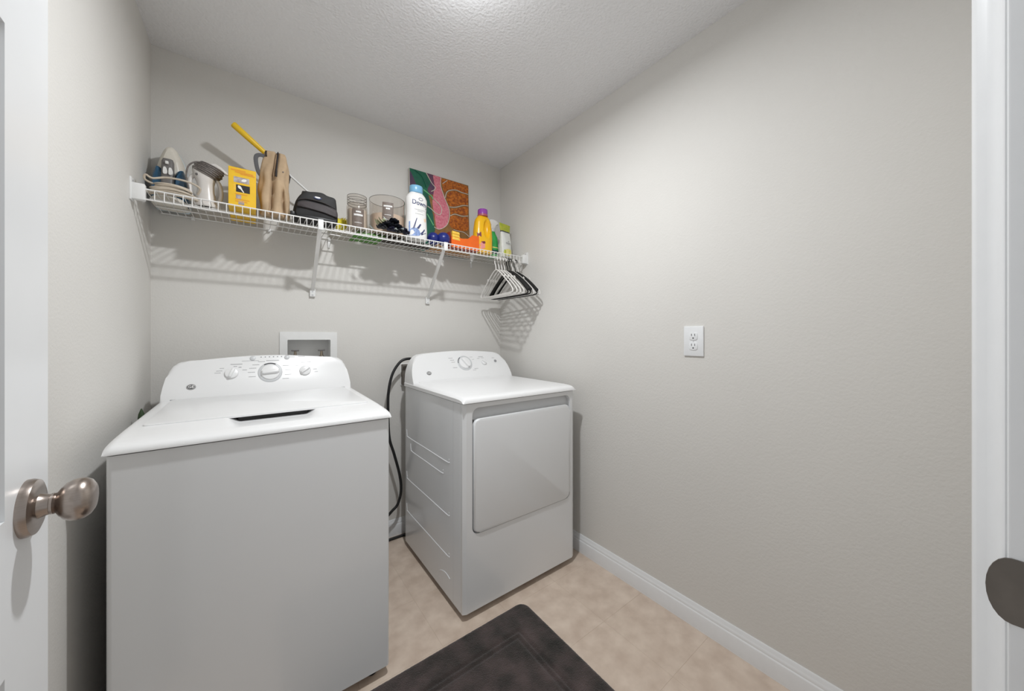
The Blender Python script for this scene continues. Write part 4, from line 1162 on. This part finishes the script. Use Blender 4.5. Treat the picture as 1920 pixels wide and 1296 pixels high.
# --- yellow cleaner bottle with purple cap
yo = thing('cleaner_bottle', 'tall yellow jug with a purple screw cap near the corner', 'bottle', (1.182, 1.892, Z0))
yx, yy = 1.183, 1.892
def yrad(z):
    return lerp_tab([(0, 0.058), (0.006, 0.064), (0.10, 0.0655), (0.15, 0.0625), (0.20, 0.056), (0.222, 0.049), (0.235, 0.036), (0.243, 0.030)], z)
def yfn(x, y, t, z):
    zz = z - Z0
    # finger recess of the built-in handle
    u, v = (x - 0.010) / 0.024, (zz - 0.155) / 0.058
    d = u * u + v * v
    if y < 0 and d < 1:
        y += 0.026 * (1 - d) ** 0.6
    return x, y
obj('jug', add_loft(B(), [ring(yx, yy, Z0 + z, yrad(z), yrad(z) * 0.62, 96, 2.5, 0, yfn) for z in [0, 0.003, 0.006] + [0.012 + 0.006 * k for k in range(35)] + [0.228, 0.235, 0.243]]), 'bottle_yellow', yo, ang=60)
obj('neck', lathe([(0.033, 0.238), (0.034, 0.244), (0.033, 0.250)], T_(yx, yy, Z0), 32), 'neck_red', yo)
bm = lathe([(0.030, 0.248), (0.032, 0.250), (0.0315, 0.278), (0.029, 0.283), (0, 0.284)], T_(yx, yy, Z0), 32)
obj('cap', bm, 'cap_purple', yo)
def yface(x, z, off):
    a = yrad(z)
    t = max(-0.98, min(0.98, x / a))
    return Vector((yx + x, yy - 0.62 * a * (1 - abs(t) ** 2.5) ** 0.4 - off, Z0 + z))
for pts, m in (([(-0.058, 0.125), (-0.034, 0.128), (-0.032, 0.098), (-0.056, 0.095)], 'label_maroon'), ([(-0.030, 0.018), (-0.006, 0.030), (-0.010, 0.060), (-0.030, 0.066), (-0.05, 0.04)], 'label_pink'), ([(-0.034, 0.068), (-0.008, 0.072), (-0.004, 0.060), (-0.014, 0.054), (-0.030, 0.058)], 'label_maroon')):
    bm = B()
    V = [bm.verts.new(yface(x, z, 0.0012)) for x, z in pts]
    c = bm.verts.new(yface(sum(p[0] for p in pts) / len(pts), sum(p[1] for p in pts) / len(pts), 0.0014))
    for i in range(len(V)):
        bm.faces.new((V[i], V[(i + 1) % len(V)], c))
    obj('label_print', bm, m, yo, smooth=False)

# --- green spray bottle
sb = thing('spray_bottle', 'green spray bottle with a white trigger behind the yellow jug', 'bottle', (1.292, 1.935, Z0))
gx, gy = 1.290, 1.938
obj('bottle_body', add_loft(B(), [ring(gx, gy, Z0 + z, a, b, 28, 2.4) for z, a, b in ((0, 0.036, 0.026), (0.005, 0.040, 0.029), (0.05, 0.040, 0.029), (0.10, 0.038, 0.028), (0.135, 0.034, 0.025), (0.155, 0.022, 0.019), (0.170, 0.015, 0.015), (0.178, 0.0145, 0.0145))]), 'spray_green', sb)
obj('label', add_loft(B(), [ring(gx, gy, Z0 + z, 0.0406, 0.0296, 28, 2.4) for z in (0.018, 0.046)], cap=False), 'spray_dark', sb)
obj('collar', lathe([(0.0165, 0.172), (0.0175, 0.176), (0.0175, 0.192), (0.0155, 0.195)], T_(gx, gy, Z0), 24), 'plastic_grey', sb)
obj('trigger_head', add_prism(B(), smooth2([(-0.016, 0.192), (0.012, 0.192), (0.014, 0.212), (0.022, 0.222), (0.042, 0.226), (0.040, 0.238), (0.022, 0.250), (-0.010, 0.252), (-0.030, 0.246), (-0.036, 0.234), (-0.030, 0.226), (-0.016, 0.222)], 3), lambda x, z: (gx + x, gy - 0.011, Z0 + z), lambda x, z: (gx + x, gy + 0.011, Z0 + z), bev=0.003), 'bottle_white', sb)
obj('trigger_lever', add_tube(B(), arc_smooth([(gx - 0.020, gy, Z0 + 0.226), (gx - 0.028, gy, Z0 + 0.212), (gx - 0.026, gy, Z0 + 0.196), (gx - 0.032, gy, Z0 + 0.182)], 4), 0.0042, 8), 'bottle_white', sb)
obj('label_print', add_loft(B(), [ring(gx, gy, Z0 + z, 0.0409 if z < 0.05 else 0.0398, 0.0300 if z < 0.05 else 0.0290, 28, 2.4) for z in (0.060, 0.066)], cap=False), 'bag_lemon', sb)

# --- white and lime pouch
pz = thing('snack_pouch', 'white and lime green foil pouch beside the right end bracket', 'pouch', (1.365, 1.895, Z0))
px_, py_ = 1.362, 1.893
def pouch_ring(z, a, b, skew=0.0):
    return ring(px_ + skew, py_ + 0.05 * (z - 0.1) * 0.2, Z0 + z, a, b, 36, 3.0, R(12), lambda x, y, t, zz: (x, y * (1 + 0.12 * math.sin(5 * t + 30 * zz))))
obj('pouch_body', add_loft(B(), [pouch_ring(z, a, b, s) for z, a, b, s in ((0, 0.046, 0.028, 0.002), (0.006, 0.049, 0.031, 0.002), (0.05, 0.048, 0.029, 0), (0.10, 0.046, 0.024, 0), (0.15, 0.044, 0.016, 0), (0.176, 0.043, 0.009, 0))]), 'bag_white', pz, ang=60)
obj('pouch_top', add_loft(B(), [pouch_ring(z, a, b, s) for z, a, b, s in ((0.1765, 0.0445, 0.0092, 0), (0.19, 0.048, 0.006, -0.002), (0.212, 0.052, 0.0026, -0.003), (0.226, 0.054, 0.0024, -0.003))]), 'bag_lime', pz, ang=60)
obj('stripe', add_loft(B(), [pouch_ring(z, a, b, 0) for z, a, b in ((0.168, 0.0440, 0.0122), (0.176, 0.0436, 0.0098))], cap=False), 'print_dark', pz)
def pf(x, z, off):
    return Vector((px_ + 0.976 * x + 0.208 * 0.03, py_ + 0.21 * x - (0.0305 - 0.085 * max(0, z - 0.05)) * (1 - min(1, abs(x / 0.047)) ** 3) ** 0.4 - off, Z0 + z))
def pouch_patch(pts, m, name):
    bm = B()
    pts = smooth2(pts, 3)
    V = [bm.verts.new(pf(x, z, 0.004)) for x, z in pts]
    c = bm.verts.new(pf(sum(p[0] for p in pts) / len(pts), sum(p[1] for p in pts) / len(pts), 0.0045))
    for i in range(len(V)):
        bm.faces.new((V[i], V[(i + 1) % len(V)], c))
    obj(name, bm, m, pz, smooth=False)
pouch_patch([(-0.036, 0.012), (0.0, 0.008), (0.026, 0.020), (0.024, 0.046), (0.0, 0.054), (-0.028, 0.044)], 'bag_lemon', 'printed_lemon')
pouch_patch([(-0.040, 0.010), (-0.030, 0.012), (-0.026, 0.036), (-0.036, 0.046), (-0.042, 0.03)], 'bag_lime', 'printed_leaf')
bm = B()
for zz, xa, xb in ((0.092, -0.024, 0.016), (0.104, -0.004, 0.006)):
    x = xa
    while x < xb:
        q = [(x, zz - 0.004), (x + 0.004, zz - 0.004), (x + 0.004, zz + 0.004), (x, zz + 0.004)]
        bm.faces.new([bm.verts.new(pf(a, b, 0.004)) for a, b in q])
        x += 0.0065
obj('printed_marks', bm, 'print_grey', pz, smooth=False)['kind'] = 'stuff'

# ------------------------------------------------------------------ washer connection box in the wall
wb = thing('washer_outlet_box', 'white recessed washer outlet box in the wall above the washing machine', 'outlet box', (0.239, YB, 1.04))
fx0, fx1, fz0, fz1 = 0.108, 0.370, 1.020, 1.222
bm = B()
o4 = rrect(fx0, fx1, fz0, fz1, 0.004, 3)
i4 = rrect(HX0 + 0.003, HX1 - 0.003, HZ0 + 0.003, HZ1 - 0.003, 0.004, 3)
n = len(o4)
RR = [[bm.verts.new((x, y, z)) for x, z in pts] for pts, y in ((o4, YB), (o4, YB - 0.005), (i4, YB - 0.008), (i4, YB + 0.080))]
for a, b in zip(RR, RR[1:]):
    for i in range(n):
        bm.faces.new((a[i], a[(i + 1) % n], b[(i + 1) % n], b[i]))
bm.faces.new(RR[-1])
obj('frame', bm, 'clip_white', wb, ang=25)
for x in (0.178, 0.300):
    v = obj('valve', lathe([(0.010, 0), (0.010, 0.028), (0.013, 0.030), (0.013, 0.040), (0.008, 0.042), (0.006, 0.060), (0.006, 0.066)], T_(x, YB + 0.035, HZ0 + 0.004), 20), 'brass', wb)
    obj('valve_handle', box(x - 0.018, x + 0.018, YB + 0.031, YB + 0.039, HZ0 + 0.070, HZ0 + 0.078, bev=0.003), 'iron_grey', v)
    hz = obj('supply_hose', add_tube(B(), arc_smooth([(x, YB + 0.010, HZ0 + 0.036), (x, YB - 0.016, HZ0 + 0.030), (x, YB - 0.045, HZ0 - 0.01), (x, YB - 0.060, 0.90), (x - 0.01, YB - 0.060, 0.5)], 5), 0.008, 10), 'plastic_grey', wb)

# ------------------------------------------------------------------ wall outlet on the right
wo_ = thing('wall_outlet', 'white duplex wall outlet on the right wall', 'outlet', (XR, 0.694, 1.177))
oy, oz = 0.694, 1.177
obj('cover_plate', add_prism(B(), rrect(oy - 0.040, oy + 0.040, oz - 0.062, oz + 0.062, 0.003, 3), lambda y, z: (XR - 0.0065, y, z), lambda y, z: (XR, y, z), bev=0.0025), 'trim_white', wo_)
for dz in (0.0205, -0.0205):
    f = obj('receptacle', add_prism(B(), [(oy + a, oz + dz + b) for a, b in smooth2([(-0.017, -0.008), (-0.011, -0.0155), (0.011, -0.0155), (0.017, -0.008), (0.017, 0.008), (0.011, 0.0155), (-0.011, 0.0155), (-0.017, 0.008)], 2)], lambda y, z: (XR - 0.0085, y, z), lambda y, z: (XR - 0.006, y, z), bev=0.0006), 'trim_white', wo_)
    for dy_ in (-0.0065, 0.0065):
        obj('slot', box(XR - 0.0088, XR - 0.0080, oy + dy_ - 0.0012, oy + dy_ + 0.0012, oz + dz + 0.001, oz + dz + 0.010), 'print_dark', f, smooth=False)
    obj('ground_hole', add_prism(B(), rrect(oy - 0.0028, oy + 0.0028, oz + dz - 0.0105, oz + dz - 0.0048, 0.0026, 4), lambda y, z: (XR - 0.0088, y, z), lambda y, z: (XR - 0.0080, y, z)), 'dark', f)
for dz in (0.0, 0.048, -0.048):
    if dz == 0:
        obj('screw', lathe([(0.003, 0), (0.0025, 0.001), (0, 0.0012)], T_(XR - 0.0066, oy, oz) @ Matrix.Rotation(R(-90), 4, 'Y'), 12), 'plastic_grey', wo_)

# ------------------------------------------------------------------ dryer receptacle and power cord
rc = thing('dryer_receptacle', 'dark grey dryer receptacle on the wall behind the dryer', 'outlet', (0.765, YB, 0.97))
obj('housing', box(0.724, 0.806, YB - 0.034, YB, 0.905, 1.030, bev=0.004), 'outlet_grey', rc)
obj('cover_plate', box(0.720, 0.810, YB - 0.006, YB, 0.900, 1.035, bev=0.002), 'clip_white', rc)
obj('plug_face', lathe([(0.026, 0), (0.026, 0.003), (0, 0.003)], T_(0.765, YB - 0.034, 0.968) @ Matrix.Rotation(R(90), 4, 'X'), 24), 'dark', rc)
pc = thing('power_cord', 'thick black power cord looping between the washer and dryer', 'cord', (0.66, 2.03, 0))
path = [(0.775, 2.045, 0.985), (0.785, 2.030, 1.035), (0.768, 2.018, 1.062), (0.730, 2.015, 1.066), (0.690, 2.015, 1.048), (0.648, 2.015, 0.985), (0.626, 2.015, 0.895), (0.621, 2.015, 0.79), (0.628, 2.015, 0.62), (0.655, 2.015, 0.52), (0.688, 2.015, 0.389), (0.696, 2.015, 0.293), (0.677, 2.015, 0.22), (0.640, 2.015, 0.186), (0.585, 2.02, 0.13), (0.560, 2.03, 0.06), (0.585, 2.045, 0.014), (0.66, 2.050, 0.0085), (0.74, 2.048, 0.0085), (0.82, 2.03, 0.0085)]
obj('cable', add_tube(B(), arc_smooth(path, 6), 0.0078, 10), 'rubber_black', pc)
obj('plug', box(0.752, 0.798, 2.030, 2.0615, 0.945, 0.992, bev=0.006), 'rubber_black', pc)

# ------------------------------------------------------------------ green pole between the washer and the left wall
gp = thing('green_pole', 'dark green pointed pole tip showing between washer and left wall', 'pole', (-0.318, 1.78, 0))
obj('pole', add_tube(B(), [(-0.318, 1.780, 0.0), (-0.318, 1.780, 0.86), (-0.318, 1.780, 0.905)], 0.0095, 12), 'pole_green', gp)
obj('tip', add_tube(B(), [(-0.318, 1.780, 0.905), (-0.318, 1.780, 0.918), (-0.318, 1.780, 0.938)], [0.0095, 0.008, 0.0015], 12), 'pole_green', gp)
